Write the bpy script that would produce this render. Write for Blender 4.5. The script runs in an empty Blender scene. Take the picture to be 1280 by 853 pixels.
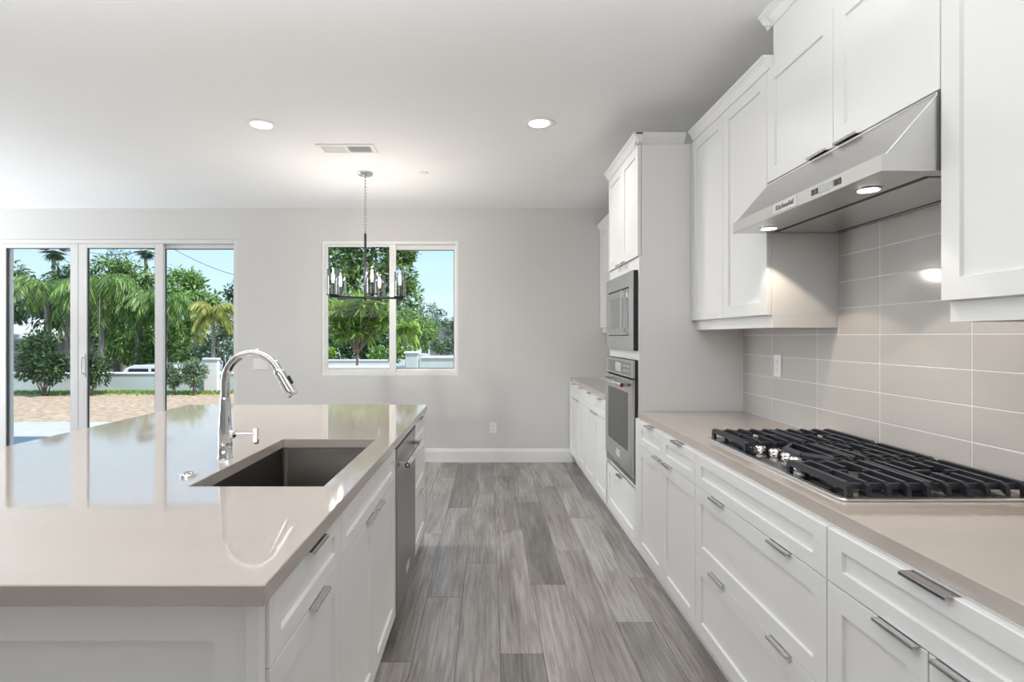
import bpy, bmesh, math, random
from mathutils import Vector, Matrix

random.seed(7)
PI = math.pi
S = bpy.context.scene
C = S.collection

# ------------------------------------------------------------------ camera, sky, sun, exposure
cam_d = bpy.data.cameras.new('camera')
cam = bpy.data.objects.new('camera', cam_d); C.objects.link(cam)
cam.location = (0, 0, 1.357); cam.rotation_euler = (PI / 2, 0, 0)
cam_d.sensor_fit = 'HORIZONTAL'; cam_d.sensor_width = 36; cam_d.lens = 689 / 1280 * 36
cam_d.shift_x = 29 / 1280; cam_d.shift_y = -5.5 / 1280
cam_d.clip_start = 0.05; cam_d.clip_end = 400
S.camera = cam

S.view_settings.view_transform = 'Standard'
S.view_settings.look = 'None'
S.view_settings.gamma = 1
S.view_settings.use_curve_mapping = False
S.view_settings.exposure = 0.42
S.cycles.use_denoising = True
S.cycles.max_bounces = 10
S.cycles.diffuse_bounces = 6
S.cycles.transparent_max_bounces = 16
S.cycles.sample_clamp_indirect = 4

W = bpy.data.worlds.new('sky'); S.world = W; W.use_nodes = True
nt = W.node_tree; nt.nodes.clear()
out = nt.nodes.new('ShaderNodeOutputWorld'); bg = nt.nodes.new('ShaderNodeBackground')
tc = nt.nodes.new('ShaderNodeTexCoord'); sep = nt.nodes.new('ShaderNodeSeparateXYZ')
rmp = nt.nodes.new('ShaderNodeValToRGB')
nt.links.new(tc.outputs['Generated'], sep.inputs[0]); nt.links.new(sep.outputs['Z'], rmp.inputs[0])
el = rmp.color_ramp.elements
el[0].position = 0.0; el[0].color = (0.70, 0.88, 0.98, 1)
el[1].position = 1.0; el[1].color = (0.16, 0.42, 0.90, 1)
e = el.new(0.20); e.color = (0.47, 0.72, 0.95, 1)
nt.links.new(rmp.outputs[0], bg.inputs[0]); bg.inputs[1].default_value = 0.95
nt.links.new(bg.outputs[0], out.inputs[0])

def lamp(name, kind, loc, rot=(0, 0, 0), energy=10, color=(1, 1, 1), **kw):
    d = bpy.data.lights.new(name, kind); d.energy = energy; d.color = color
    for k, v in kw.items(): setattr(d, k, v)
    o = bpy.data.objects.new(name, d); C.objects.link(o)
    o.location = loc; o.rotation_euler = rot
    return o

SUN = lamp('sun', 'SUN', (0, 0, 30), energy=4.1, color=(1.0, 0.96, 0.88), angle=0.009)
SUN.rotation_euler = Vector((-0.50, 0.33, -0.84)).to_track_quat('-Z', 'Y').to_euler()
# added unseen fill lamps: uplights at the ceiling, one left, one behind the camera
lamp('fill_uplight', 'AREA', (-5.3, 3.0, 1.45), (PI, 0, 0), energy=30, color=(0.965, 0.985, 1.0),
     shape='RECTANGLE', size=4.0, size_y=5.0)
lamp('fill_uplight', 'AREA', (-0.4, 0.0, 1.95), (PI, 0, 0), energy=8, color=(0.965, 0.985, 1.0),
     shape='RECTANGLE', size=3.0, size_y=1.9)
lamp('fill_uplight', 'AREA', (-1.0, 1.08, 2.28), (PI, 0, 0), energy=46, color=(0.965, 0.985, 1.0),
     shape='RECTANGLE', size=3.8, size_y=0.8)
lamp('fill_left', 'AREA', (-7.45, 4.85, 1.35), (PI / 2, 0, -PI / 2), energy=95, color=(0.94, 0.975, 1.0),
     shape='RECTANGLE', size=1.9, size_y=2.3)
lamp('fill_rear', 'AREA', (-2.0, -5.9, 2.35), (math.radians(-97), 0, PI), energy=48, color=(0.965, 0.985, 1.0),
     shape='RECTANGLE', size=6.6, size_y=0.75)

# ------------------------------------------------------------------ materials
def pmat(name, col, rough=0.5, metal=0.0, var=0.03, scale=6.0, bump=0.0, bscale=None, spec=0.5, stretch=(1, 1, 1),
         coat=0.0, emit=None, estr=0.0):
    m = bpy.data.materials.new(name); m.use_nodes = True
    t = m.node_tree; b = t.nodes['Principled BSDF']
    tcn = t.nodes.new('ShaderNodeTexCoord'); mp = t.nodes.new('ShaderNodeMapping')
    mp.inputs['Scale'].default_value = stretch
    t.links.new(tcn.outputs['Object'], mp.inputs[0])
    n = t.nodes.new('ShaderNodeTexNoise'); n.inputs['Scale'].default_value = scale; n.inputs['Detail'].default_value = 3
    t.links.new(mp.outputs[0], n.inputs['Vector'])
    r = t.nodes.new('ShaderNodeValToRGB')
    a = [max(0, c * (1 - var)) for c in col]; z = [min(1, c * (1 + var)) for c in col]
    r.color_ramp.elements[0].position = .3; r.color_ramp.elements[1].position = .7
    r.color_ramp.elements[0].color = (*a, 1); r.color_ramp.elements[1].color = (*z, 1)
    t.links.new(n.outputs['Fac'], r.inputs[0]); t.links.new(r.outputs[0], b.inputs['Base Color'])
    b.inputs['Roughness'].default_value = rough; b.inputs['Metallic'].default_value = metal
    b.inputs['Specular IOR Level'].default_value = spec
    b.inputs['Coat Weight'].default_value = coat
    if emit:
        b.inputs['Emission Color'].default_value = (*emit, 1); b.inputs['Emission Strength'].default_value = estr
    if bump:
        nb = t.nodes.new('ShaderNodeTexNoise'); nb.inputs['Scale'].default_value = bscale or scale * 10
        t.links.new(mp.outputs[0], nb.inputs['Vector'])
        bn = t.nodes.new('ShaderNodeBump'); bn.inputs['Strength'].default_value = bump; bn.inputs['Distance'].default_value = 0.004
        t.links.new(nb.outputs['Fac'], bn.inputs['Height']); t.links.new(bn.outputs[0], b.inputs['Normal'])
    return m

def glassmat(name, tint=(1, 1, 1), ior=1.45, k=1.0):
    m = bpy.data.materials.new(name); m.use_nodes = True
    t = m.node_tree; t.nodes.clear()
    o = t.nodes.new('ShaderNodeOutputMaterial'); mx = t.nodes.new('ShaderNodeMixShader')
    tr = t.nodes.new('ShaderNodeBsdfTransparent'); gl = t.nodes.new('ShaderNodeBsdfGlossy')
    fr = t.nodes.new('ShaderNodeFresnel'); fr.inputs[0].default_value = ior
    mu = t.nodes.new('ShaderNodeMath'); mu.operation = 'MULTIPLY'; mu.inputs[1].default_value = k
    tcn = t.nodes.new('ShaderNodeTexCoord'); nz = t.nodes.new('ShaderNodeTexNoise'); nz.inputs['Scale'].default_value = 1.5
    rp = t.nodes.new('ShaderNodeValToRGB')
    rp.color_ramp.elements[0].color = (*[c * .985 for c in tint], 1); rp.color_ramp.elements[1].color = (*tint, 1)
    t.links.new(tcn.outputs['Object'], nz.inputs['Vector']); t.links.new(nz.outputs['Fac'], rp.inputs[0])
    t.links.new(rp.outputs[0], tr.inputs[0]); gl.inputs['Roughness'].default_value = 0.01
    t.links.new(fr.outputs[0], mu.inputs[0]); t.links.new(mu.outputs[0], mx.inputs[0])
    t.links.new(tr.outputs[0], mx.inputs[1]); t.links.new(gl.outputs[0], mx.inputs[2]); t.links.new(mx.outputs[0], o.inputs[0])
    return m

def leafmat(name, dark, light, tip=None, rough=0.5):
    m = bpy.data.materials.new(name); m.use_nodes = True
    t = m.node_tree; t.nodes.clear()
    o = t.nodes.new('ShaderNodeOutputMaterial'); g = t.nodes.new('ShaderNodeNewGeometry')
    r = t.nodes.new('ShaderNodeValToRGB')
    r.color_ramp.elements[0].color = (*dark, 1); r.color_ramp.elements[1].color = (*light, 1)
    if tip:
        r.color_ramp.elements[1].position = .8
        e2 = r.color_ramp.elements.new(1.0); e2.color = (*tip, 1)
    t.links.new(g.outputs['Random Per Island'], r.inputs[0])
    p = t.nodes.new('ShaderNodeBsdfPrincipled'); p.inputs['Roughness'].default_value = rough
    p.inputs['Specular IOR Level'].default_value = 0.45
    tl = t.nodes.new('ShaderNodeBsdfTranslucent'); mx = t.nodes.new('ShaderNodeMixShader'); mx.inputs[0].default_value = .35
    t.links.new(r.outputs[0], p.inputs['Base Color']); t.links.new(r.outputs[0], tl.inputs[0])
    t.links.new(p.outputs[0], mx.inputs[1]); t.links.new(tl.outputs[0], mx.inputs[2]); t.links.new(mx.outputs[0], o.inputs[0])
    return m

def tilemat(name, c1, c2):   # glossy glazed tile, faint tone per tile
    m = pmat(name, c1, rough=0.10, var=.015, scale=1.2, bump=.03, bscale=4)
    t = m.node_tree; b = t.nodes['Principled BSDF']
    g = t.nodes.new('ShaderNodeNewGeometry'); r = t.nodes.new('ShaderNodeValToRGB')
    r.color_ramp.elements[0].color = (*c1, 1); r.color_ramp.elements[1].color = (*c2, 1)
    t.links.new(g.outputs['Random Per Island'], r.inputs[0]); t.links.new(r.outputs[0], b.inputs['Base Color'])
    return m

M = {}
M['wall'] = pmat('wall_paint', (0.655, 0.648, 0.636), .85, var=.012, scale=1.5, bump=.08, bscale=160)
M['ceil'] = pmat('ceiling_paint', (0.85, 0.85, 0.845), .9, var=.01, scale=1.2, bump=.15, bscale=120)
M['trim'] = pmat('trim_paint', (0.80, 0.80, 0.79), .4, var=.01)
M['cab'] = pmat('cabinet_lacquer', (0.745, 0.742, 0.735), .34, var=.008, scale=2)
M['cabin'] = pmat('cabinet_shadow_gap', (0.55, 0.55, 0.54), .6, var=.02)
M['isl'] = pmat('island_lacquer', (0.80, 0.79, 0.775), .36, var=.008, scale=2)
M['quartz'] = pmat('quartz_counter', (0.455, 0.402, 0.362), .05, var=.012, scale=30, spec=1.0)
M['steel'] = pmat('brushed_steel', (0.60, 0.60, 0.59), .30, 1.0, var=.03, scale=8, stretch=(1, 1, 40), bump=.02, bscale=30)
M['steelh'] = pmat('hood_steel', (0.66, 0.65, 0.64), .30, 1.0, var=.02, scale=8, stretch=(1, 30, 1))
M['dsteel'] = pmat('dark_steel', (0.36, 0.36, 0.355), .33, 1.0, var=.03, scale=8, stretch=(1, 1, 40))
M['sink'] = pmat('sink_steel', (0.17, 0.155, 0.14), .36, 1.0, var=.03, scale=10, stretch=(1, 30, 1))
M['chrome'] = pmat('polished_chrome', (0.82, 0.82, 0.83), .05, 1.0, var=.01)
M['pull'] = pmat('chrome_pull', (0.62, 0.62, 0.63), .10, 1.0, var=.01)
M['black'] = pmat('black_gap', (0.012, 0.012, 0.013), .5, var=.05)
M['bglass'] = pmat('oven_glass', (0.045, 0.045, 0.045), .16, var=.04, spec=.35)
M['iron'] = pmat('cast_iron', (0.017, 0.019, 0.027), .33, var=.15, scale=40, bump=.1, bscale=300)
M['plate'] = pmat('cooktop_plate', (0.16, 0.155, 0.15), .14, 1.0, var=.04, scale=12)
M['bcap'] = pmat('burner_cap', (0.02, 0.02, 0.02), .35, var=.1)
M['brass'] = pmat('burner_ring', (0.70, 0.64, 0.55), .25, 1.0, var=.03)
M['knob'] = pmat('satin_knob', (0.80, 0.77, 0.74), .16, 1.0, var=.02)
M['rim'] = pmat('bright_steel_rim', (0.88, 0.88, 0.88), .18, 1.0, var=.01)
M['mwglass'] = pmat('microwave_window', (0.20, 0.20, 0.20), .25, var=.03)
M['tile'] = tilemat('glazed_tile', (0.525, 0.505, 0.485), (0.56, 0.54, 0.52))
M['grout'] = pmat('grout', (0.83, 0.82, 0.80), .8, var=.03, scale=40)
M['vinyl'] = pmat('backlit_vinyl', (0.70, 0.695, 0.685), .35, var=.01)  # sliding door vinyl; backlit shade put into the colour, darker than the window's
M['wvinyl'] = pmat('window_vinyl', (0.84, 0.84, 0.83), .35, var=.01)
M['gasket'] = pmat('dark_gasket', (0.06, 0.06, 0.065), .6, var=.05)
M['glass'] = glassmat('window_glass', (0.985, 0.995, 0.99), k=.2)
M['shade'] = glassmat('clear_shade_glass', (0.95, 0.96, 0.96), k=.8)
M['fix'] = pmat('black_iron_fixture', (0.02, 0.02, 0.022), .4, .3, var=.05)
M['nickel'] = pmat('brushed_nickel', (0.55, 0.55, 0.54), .25, 1.0, var=.02)
M['bulb'] = pmat('lit_bulb', (1, .9, .75), .3, emit=(1.0, .80, .60), estr=1.3)
M['lens'] = pmat('lit_lens', (1, 1, 1), .4, emit=(1.0, .97, .92), estr=3.0)
M['plastic'] = pmat('white_plastic', (0.82, 0.82, 0.81), .35, var=.01)
M['slot'] = pmat('outlet_slot', (0.10, 0.10, 0.10), .6, var=.02)
M['red'] = pmat('red_medallion', (0.13, 0.018, 0.022), .3, var=.05)
M['ink'] = pmat('dark_print', (0.05, 0.05, 0.05), .5, var=.02)
M['lcd'] = pmat('grey_display', (0.45, 0.46, 0.47), .15, var=.03)
M['badge'] = pmat('badge_plate', (0.78, 0.78, 0.77), .25, .6, var=.01)
M['hvgrey'] = pmat('vent_dark', (0.16, 0.16, 0.16), .7, var=.05)

# ------------------------------------------------------------------ mesh helpers
class MB:
    def __init__(s): s.v = []; s.f = []
    def add(s, vs, fs):
        o = len(s.v); s.v += [Vector(p) for p in vs]; s.f += [tuple(i + o for i in f) for f in fs]; return s
    def box(s, x0, x1, y0, y1, z0, z1):
        vs = [(x, y, z) for x in (x0, x1) for y in (y0, y1) for z in (z0, z1)]
        return s.add(vs, [(0, 1, 3, 2), (4, 6, 7, 5), (0, 4, 5, 1), (2, 3, 7, 6), (0, 2, 6, 4), (1, 5, 7, 3)])
    def prism(s, prof, fn, a, b):      # prof: 2D polygon, fn(u,v,t)->point, extruded t from a to b
        n = len(prof)
        vs = [fn(u, v, a) for u, v in prof] + [fn(u, v, b) for u, v in prof]
        fs = [tuple(range(n))[::-1], tuple(range(n, 2 * n))] + [(i, (i + 1) % n, n + (i + 1) % n, n + i) for i in range(n)]
        return s.add(vs, fs)
    def lathe(s, prof, c, axis='z', seg=24, caps=True):   # prof: (r, t) along the axis
        vs = []; c = Vector(c)
        ax = {'x': (Vector((0, 1, 0)), Vector((0, 0, 1)), Vector((1, 0, 0))), 'y': (Vector((0, 0, 1)), Vector((1, 0, 0)), Vector((0, 1, 0))),
              'z': (Vector((1, 0, 0)), Vector((0, 1, 0)), Vector((0, 0, 1)))}[axis] if isinstance(axis, str) else axis
        for r, t in prof:
            for k in range(seg):
                a = 2 * PI * k / seg
                vs.append(c + ax[0] * (r * math.cos(a)) + ax[1] * (r * math.sin(a)) + ax[2] * t)
        fs = []
        for i in range(len(prof) - 1):
            for k in range(seg):
                fs.append((i * seg + k, i * seg + (k + 1) % seg, (i + 1) * seg + (k + 1) % seg, (i + 1) * seg + k))
        if caps:
            fs.append(tuple(range(seg))[::-1]); fs.append(tuple((len(prof) - 1) * seg + k for k in range(seg)))
        return s.add(vs, fs)
    def tube(s, path, r, seg=10, closed=False):
        P = [Vector(p) for p in path]; n = len(P)
        rs = r if isinstance(r, (list, tuple)) else [r] * n
        vs = []; up = None
        for i in range(n):
            if closed: d = P[(i + 1) % n] - P[i - 1]
            else: d = P[min(i + 1, n - 1)] - P[max(i - 1, 0)]
            d.normalize()
            if up is None:
                up = Vector((0, 0, 1)) if abs(d.z) < .9 else Vector((1, 0, 0))
            a = d.cross(up)
            if a.length < 1e-5: a = d.orthogonal()
            a.normalize(); b = a.cross(d).normalized(); up = b
            for k in range(seg):
                t = 2 * PI * k / seg
                vs.append(P[i] + (a * math.cos(t) + b * math.sin(t)) * rs[i])
        fs = []
        for i in range(n if closed else n - 1):
            j = (i + 1) % n
            for k in range(seg):
                fs.append((i * seg + k, i * seg + (k + 1) % seg, j * seg + (k + 1) % seg, j * seg + k))
        if not closed:
            fs.append(tuple(range(seg))[::-1]); fs.append(tuple((n - 1) * seg + k for k in range(seg)))
        return s.add(vs, fs)
    def build(s, name, mat, parent=None, bevel=0.0, smooth=False, seg=1, recalc=True):
        me = bpy.data.meshes.new(name)
        off = Vector((0, 0, 0)); p = parent
        while p is not None:
            off += p.location; p = p.parent
        me.from_pydata([tuple(v - off) for v in s.v], [], s.f)
        if recalc:
            bm = bmesh.new(); bm.from_mesh(me); bmesh.ops.recalc_face_normals(bm, faces=bm.faces); bm.to_mesh(me); bm.free()
        me.materials.append(mat)
        if smooth:
            me.polygons.foreach_set('use_smooth', [True] * len(me.polygons))
            me.set_sharp_from_angle(angle=math.radians(38))
        o = bpy.data.objects.new(name, me); C.objects.link(o); o.parent = parent
        if bevel:
            b = o.modifiers.new('bevel', 'BEVEL'); b.width = bevel; b.segments = seg; b.limit_method = 'ANGLE'; b.angle_limit = math.radians(40)
        return o

def tag(o, label, cat, group=None, kind=None):
    o['label'] = label; o['category'] = cat
    if group: o['group'] = group
    if kind: o['kind'] = kind
    return o

def thing(name, label, cat, loc, group=None):
    o = bpy.data.objects.new(name, None); C.objects.link(o); o.location = loc; o.empty_display_size = .05
    return tag(o, label, cat, group)

def struct(name, loc=(0, 0, 0)):
    o = bpy.data.objects.new(name, None); C.objects.link(o); o.location = loc; o['kind'] = 'structure'; return o

def ss(o): o['kind'] = 'structure'; return o

def copy_tree(o, parent=None):
    c = o.copy(); C.objects.link(c)
    if parent is not None:
        c.parent = parent
    for ch in list(o.children): copy_tree(ch, c)
    return c

def text(name, body, size, mat, parent, loc, rot, ext=.0006, align='CENTER'):
    d = bpy.data.curves.new(name, 'FONT'); d.body = body; d.size = size; d.extrude = ext
    d.align_x = align; d.align_y = 'CENTER'; d.materials.append(mat)
    o = bpy.data.objects.new(name, d); C.objects.link(o); o.parent = parent
    off = Vector((0, 0, 0)); p = parent
    while p is not None: off += p.location; p = p.parent
    o.location = Vector(loc) - off; o.rotation_euler = rot
    me = bpy.data.meshes.new_from_object(o)
    m2 = bpy.data.objects.new(name, me); C.objects.link(m2); m2.parent = parent
    m2.location = o.location; m2.rotation_euler = rot
    bpy.data.objects.remove(o)
    m2.name = name
    return m2

def rrect(x0, x1, y0, y1, r, n=5):
    pts = []
    for cx, cy, a0 in ((x1 - r, y1 - r, 0), (x0 + r, y1 - r, 90), (x0 + r, y0 + r, 180), (x1 - r, y0 + r, 270)):
        for k in range(n + 1):
            a = math.radians(a0 + 90 * k / n); pts.append((cx + r * math.cos(a), cy + r * math.sin(a)))
    return pts

# ------------------------------------------------------------------ room shell
XR, XL, YB, YF, H = 1.52, -7.6, 5.955, -6.0, 2.743
DX0, DX1, DZ = -6.19, -2.714, 2.411           # sliding door opening
WX0, WX1, WZ0, WZ1 = -1.806, -0.328, 0.9335, 2.394   # window opening
T = .16

w = MB()
w.box(XL - T, DX0, YB, YB + T, -.15, H); w.box(DX0, DX1, YB, YB + T, DZ, H); w.box(DX1, WX0, YB, YB + T, -.15, H)
w.box(WX0, WX1, YB, YB + T, -.15, WZ0); w.box(WX0, WX1, YB, YB + T, WZ1, H); w.box(WX1, XR + T, YB, YB + T, -.15, H)
ss(w.build('wall_back', M['wall']))
ss(MB().box(XR, XR + T, YF - T, YB, -.15, H).build('wall_right', M['wall']))
w = MB(); w.box(XL - T, XL, YF - T, 3.8, -.15, H); w.box(XL - T, XL, 5.85, YB, -.15, H)
w.box(XL - T, XL, 3.8, 5.85, -.15, .2); w.box(XL - T, XL, 3.8, 5.85, 2.5, H); ss(w.build('wall_left', M['wall']))
w = MB(); w.box(XL, XR, YF - T, YF, -.15, H); ss(w.build('wall_front', M['wall']))
ss(MB().box(XL - T, XR + T, YF - T, YB + T, H, H + .12).build('ceiling', M['ceil']))
ss(MB().box(XL - T - .6, XR + T + .6, YB + T, YB + T + .85, H + .02, H + .16).build('eave_sun_block', M['trim']))  # unseen eave outside, added to keep sun off the floor

# floor of wood-look planks running away from the camera
def floor():
    m = bpy.data.materials.new('plank_floor'); m.use_nodes = True
    t = m.node_tree; b = t.nodes['Principled BSDF']
    at = t.nodes.new('ShaderNodeAttribute'); at.attribute_name = 'plank'
    g = t.nodes.new('ShaderNodeTexCoord')
    sp = t.nodes.new('ShaderNodeSeparateColor'); t.links.new(at.outputs['Color'], sp.inputs[0])
    # grain: long noise, shifted per plank
    cmb = t.nodes.new('ShaderNodeCombineXYZ')
    mu = t.nodes.new('ShaderNodeMath'); mu.operation = 'MULTIPLY'; mu.inputs[1].default_value = 37
    t.links.new(sp.outputs['Green'], mu.inputs[0]); t.links.new(mu.outputs[0], cmb.inputs['Z']); t.links.new(mu.outputs[0], cmb.inputs['Y'])
    ad = t.nodes.new('ShaderNodeVectorMath'); ad.operation = 'ADD'
    t.links.new(g.outputs['Object'], ad.inputs[0]); t.links.new(cmb.outputs[0], ad.inputs[1])
    mp = t.nodes.new('ShaderNodeMapping'); mp.inputs['Scale'].default_value = (62, 2.6, 1)
    t.links.new(ad.outputs[0], mp.inputs[0])
    n1 = t.nodes.new('ShaderNodeTexNoise'); n1.inputs['Scale'].default_value = 1; n1.inputs['Detail'].default_value = 8; n1.inputs['Roughness'].default_value = .72
    n1.inputs['Distortion'].default_value = .6
    t.links.new(mp.outputs[0], n1.inputs['Vector'])
    mp2 = t.nodes.new('ShaderNodeMapping'); mp2.inputs['Scale'].default_value = (5, .9, 1)
    t.links.new(ad.outputs[0], mp2.inputs[0])
    n2 = t.nodes.new('ShaderNodeTexNoise'); n2.inputs['Scale'].default_value = 1.2; n2.inputs['Detail'].default_value = 3; n2.inputs['Distortion'].default_value = 1.0
    t.links.new(mp2.outputs[0], n2.inputs['Vector'])
    mx = t.nodes.new('ShaderNodeMix'); mx.data_type = 'FLOAT'; mx.inputs[0].default_value = .40
    t.links.new(n1.outputs['Fac'], mx.inputs[2]); t.links.new(n2.outputs['Fac'], mx.inputs[3])
    r = t.nodes.new('ShaderNodeValToRGB')
    r.color_ramp.elements[0].position = .33; r.color_ramp.elements[0].color = (0.120, 0.102, 0.094, 1)
    r.color_ramp.elements[1].position = .66; r.color_ramp.elements[1].color = (0.470, 0.455, 0.442, 1)
    e = r.color_ramp.elements.new(.5); e.color = (0.284, 0.265, 0.253, 1)
    t.links.new(mx.outputs[0], r.inputs[0])
    ml = t.nodes.new('ShaderNodeMix'); ml.data_type = 'RGBA'; ml.blend_type = 'MULTIPLY'; ml.inputs[0].default_value = 1
    t.links.new(r.outputs[0], ml.inputs[6])
    cc = t.nodes.new('ShaderNodeCombineColor')
    for k in ('Red', 'Green', 'Blue'): t.links.new(sp.outputs['Red'], cc.inputs[k])
    t.links.new(cc.outputs[0], ml.inputs[7]); t.links.new(ml.outputs[2], b.inputs['Base Color'])
    b.inputs['Roughness'].default_value = .36; b.inputs['Specular IOR Level'].default_value = .45
    bn = t.nodes.new('ShaderNodeBump'); bn.inputs['Strength'].default_value = .06; bn.inputs['Distance'].default_value = .002
    t.links.new(n1.outputs['Fac'], bn.inputs['Height']); t.links.new(bn.outputs[0], b.inputs['Normal'])
    rr = random.Random(3)
    PW, PL = .1855, 1.5
    fixed = {0: 2.36, 1: 3.016, 2: 3.49, -2: 2.87, -1: 3.30, -3: 2.30, 3: 2.62, 4: 3.1}
    dark = {(1, 3.016): .60, (-2, 4.37): .70, (0, .86): .62, (2, 1.99): .92}
    mb = MB(); cols = []
    G = .0011; zt = 0.0
    k0 = math.floor((XL - .048) / PW); k1 = math.ceil((XR - .048) / PW)
    for k in range(k0, k1):
        x0 = max(XL, .048 + k * PW); x1 = min(XR, .048 + (k + 1) * PW)
        if x1 - x0 < .004: continue
        off = fixed.get(k, 1.5 + rr.random() * PL)
        y = off - PL * 5
        while y < YB:
            a, bb = max(y, YF), min(y + PL, YB)
            if bb - a > .01:
                tone = rr.uniform(.84, 1.14)
                for (dk, dy), v in dark.items():
                    if dk == k and abs(dy - y) < .05: tone = v
                c = (tone, rr.random(), 0, 1)
                n0 = len(mb.f)
                q = .0022
                mb.add([(x0 + G, a + G, -.0015), (x1 - G, a + G, -.0015), (x1 - G, bb - G, -.0015), (x0 + G, bb - G, -.0015),
                        (x0 + G + q, a + G + q, zt), (x1 - G - q, a + G + q, zt), (x1 - G - q, bb - G - q, zt), (x0 + G + q, bb - G - q, zt)],
                       [(4, 5, 6, 7), (0, 1, 5, 4), (1, 2, 6, 5), (2, 3, 7, 6), (3, 0, 4, 7)])
                cols += [c] * (len(mb.f) - n0)
            y += PL
    n0 = len(mb.f)
    mb.box(XL, XR, YF, YB, -.15, -.0016); cols += [(.35, .5, 0, 1)] * (len(mb.f) - n0)
    o = mb.build('floor', m, recalc=False)
    ca = o.data.color_attributes.new('plank', 'FLOAT_COLOR', 'CORNER')
    for p in o.data.polygons:
        for li in p.loop_indices: ca.data[li].color = cols[p.index]
    ss(o)
floor()

def baseboard(name, fn, a, b):
    prof = [(0.0, 0.001), (.016, 0.001), (.016, .118), (.011, .128), (.011, .138), (.004, .147), (0.0, .147)]
    ss(MB().prism(prof, fn, a, b).build(name, M['trim']))
baseboard('baseboard_back', lambda u, v, t: (t, YB - u - .0002, v), DX1 + .03, .90)

# ------------------------------------------------------------------ sliding door
def frame_ring(mb, x0, x1, z0, z1, y0, y1, l, r, b, t):
    mb.box(x0, x0 + l, y0, y1, z0, z1); mb.box(x1 - r, x1, y0, y1, z0, z1)
    mb.box(x0 + l, x1 - r, y0, y1, z0, z0 + b); mb.box(x0 + l, x1 - r, y0, y1, z1 - t, z1)
    return mb
door = struct('door_1', ((DX0 + DX1) / 2, YB, 0))
frame_ring(MB(), DX0 + .001, DX1 - .001, 0.001, DZ - .001, YB + .004, YB + .12, .045, .045, .025, .045).build('door_frame', M['vinyl'], door, bevel=.003)
# four panels: outer two fixed on the far track, middle two sliding on the near track
def panel(x0, x1, ya, l, r, hx=None):
    s = frame_ring(MB(), x0, x1, .027, DZ - .047, ya, ya + .042, l, r, .09, .045).build('door_panel', M['vinyl'], door, bevel=.003)
    gk = frame_ring(MB(), x0 + l - .001, x1 - r + .001, .115, DZ - .091, ya + .012, ya + .030, .009, .009, .009, .009).build('gasket', M['gasket'], s)
    MB().box(x0 + l + .004, x1 - r - .004, ya + .018, ya + .024, .122, DZ - .098).build('pane', M['glass'], s)
    if hx:
        h = MB(); h.box(hx - .012, hx + .012, ya - .006, ya, .90 + .02, 1.17)
        h.tube([(hx, ya - .004, .955), (hx, ya - .042, .965), (hx, ya - .046, .99), (hx, ya - .046, 1.10), (hx, ya - .042, 1.125), (hx, ya - .004, 1.135)], .009, 8)
        h.build('handle', M['vinyl'], s, smooth=True)
        return s
    return s
panel(DX0 + .046, -5.225, YB + .068, .06, .075)
panel(-5.30, -4.452, YB + .018, .065, .085, None)
s = panel(-4.448, -3.53, YB + .018, .092, .09, -4.385)
MB().box(-4.352, -4.322, YB + .044, YB + .052, 1.02, 1.11).build('latch', M['black'], s)
panel(-3.60, DX1 - .046, YB + .068, .055, .012)

# ------------------------------------------------------------------ window
win = struct('window_1', ((WX0 + WX1) / 2, YB, WZ0))
frame_ring(MB(), WX0 + .001, WX1 - .001, WZ0 + .001, WZ1 - .001, YB + .004, YB + .11, .032, .032, .04, .036).build('window_frame', M['wvinyl'], win, bevel=.002)
sA = frame_ring(MB(), WX0 + .034, -1.008, WZ0 + .042, WZ1 - .038, YB + .016, YB + .05, .024, .07, .030, .024).build('window_sash', M['wvinyl'], win, bevel=.002)
MB().box(WX0 + .056, -1.076, YB + .03, YB + .036, WZ0 + .07, WZ1 - .06).build('pane', M['glass'], sA)
sB = frame_ring(MB(), -1.07, WX1 - .034, WZ0 + .042, WZ1 - .038, YB + .058, YB + .092, .05, .016, .034, .052).build('window_sash', M['wvinyl'], win, bevel=.002)
frame_ring(MB(), -1.022, WX1 - .048, WZ0 + .074, WZ1 - .088, YB + .064, YB + .085, .008, .008, .008, .008).build('gasket', M['gasket'], sB)
MB().box(-1.02, WX1 - .05, YB + .07, YB + .076, WZ0 + .076, WZ1 - .09).build('pane', M['glass'], sB)

# ------------------------------------------------------------------ cabinets
def shaker(mb, org, U, N, wd, ht, t=.02, st=.058, rs=.009, rail=None):
    """frame-and-panel front. org: lower corner on the FRONT plane; U along the width, N outward, height along z."""
    rl = st if rail is None else rail
    U = Vector(U); N = Vector(N); Z = Vector((0, 0, 1)); org = Vector(org)
    P = lambda u, v, n: org + U * u + Z * v + N * n
    c = .0012; sl = .0025
    vs = []
    def ring(u0, u1, v0, v1, n): vs.extend([P(u0, v0, n), P(u1, v0, n), P(u1, v1, n), P(u0, v1, n)])
    ring(0, wd, 0, ht, -t); ring(0, wd, 0, ht, -c); ring(c, wd - c, c, ht - c, 0)
    ring(st, wd - st, rl, ht - rl, 0); ring(st + sl, wd - st - sl, rl + sl, ht - rl - sl, -rs)
    fs = [(3, 2, 1, 0), (16, 17, 18, 19)]
    for i in range(4):
        for k in range(4):
            fs.append((i * 4 + k, i * 4 + (k + 1) % 4, i * 4 + 4 + (k + 1) % 4, i * 4 + 4 + k))
    return mb.add(vs, fs)

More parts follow.
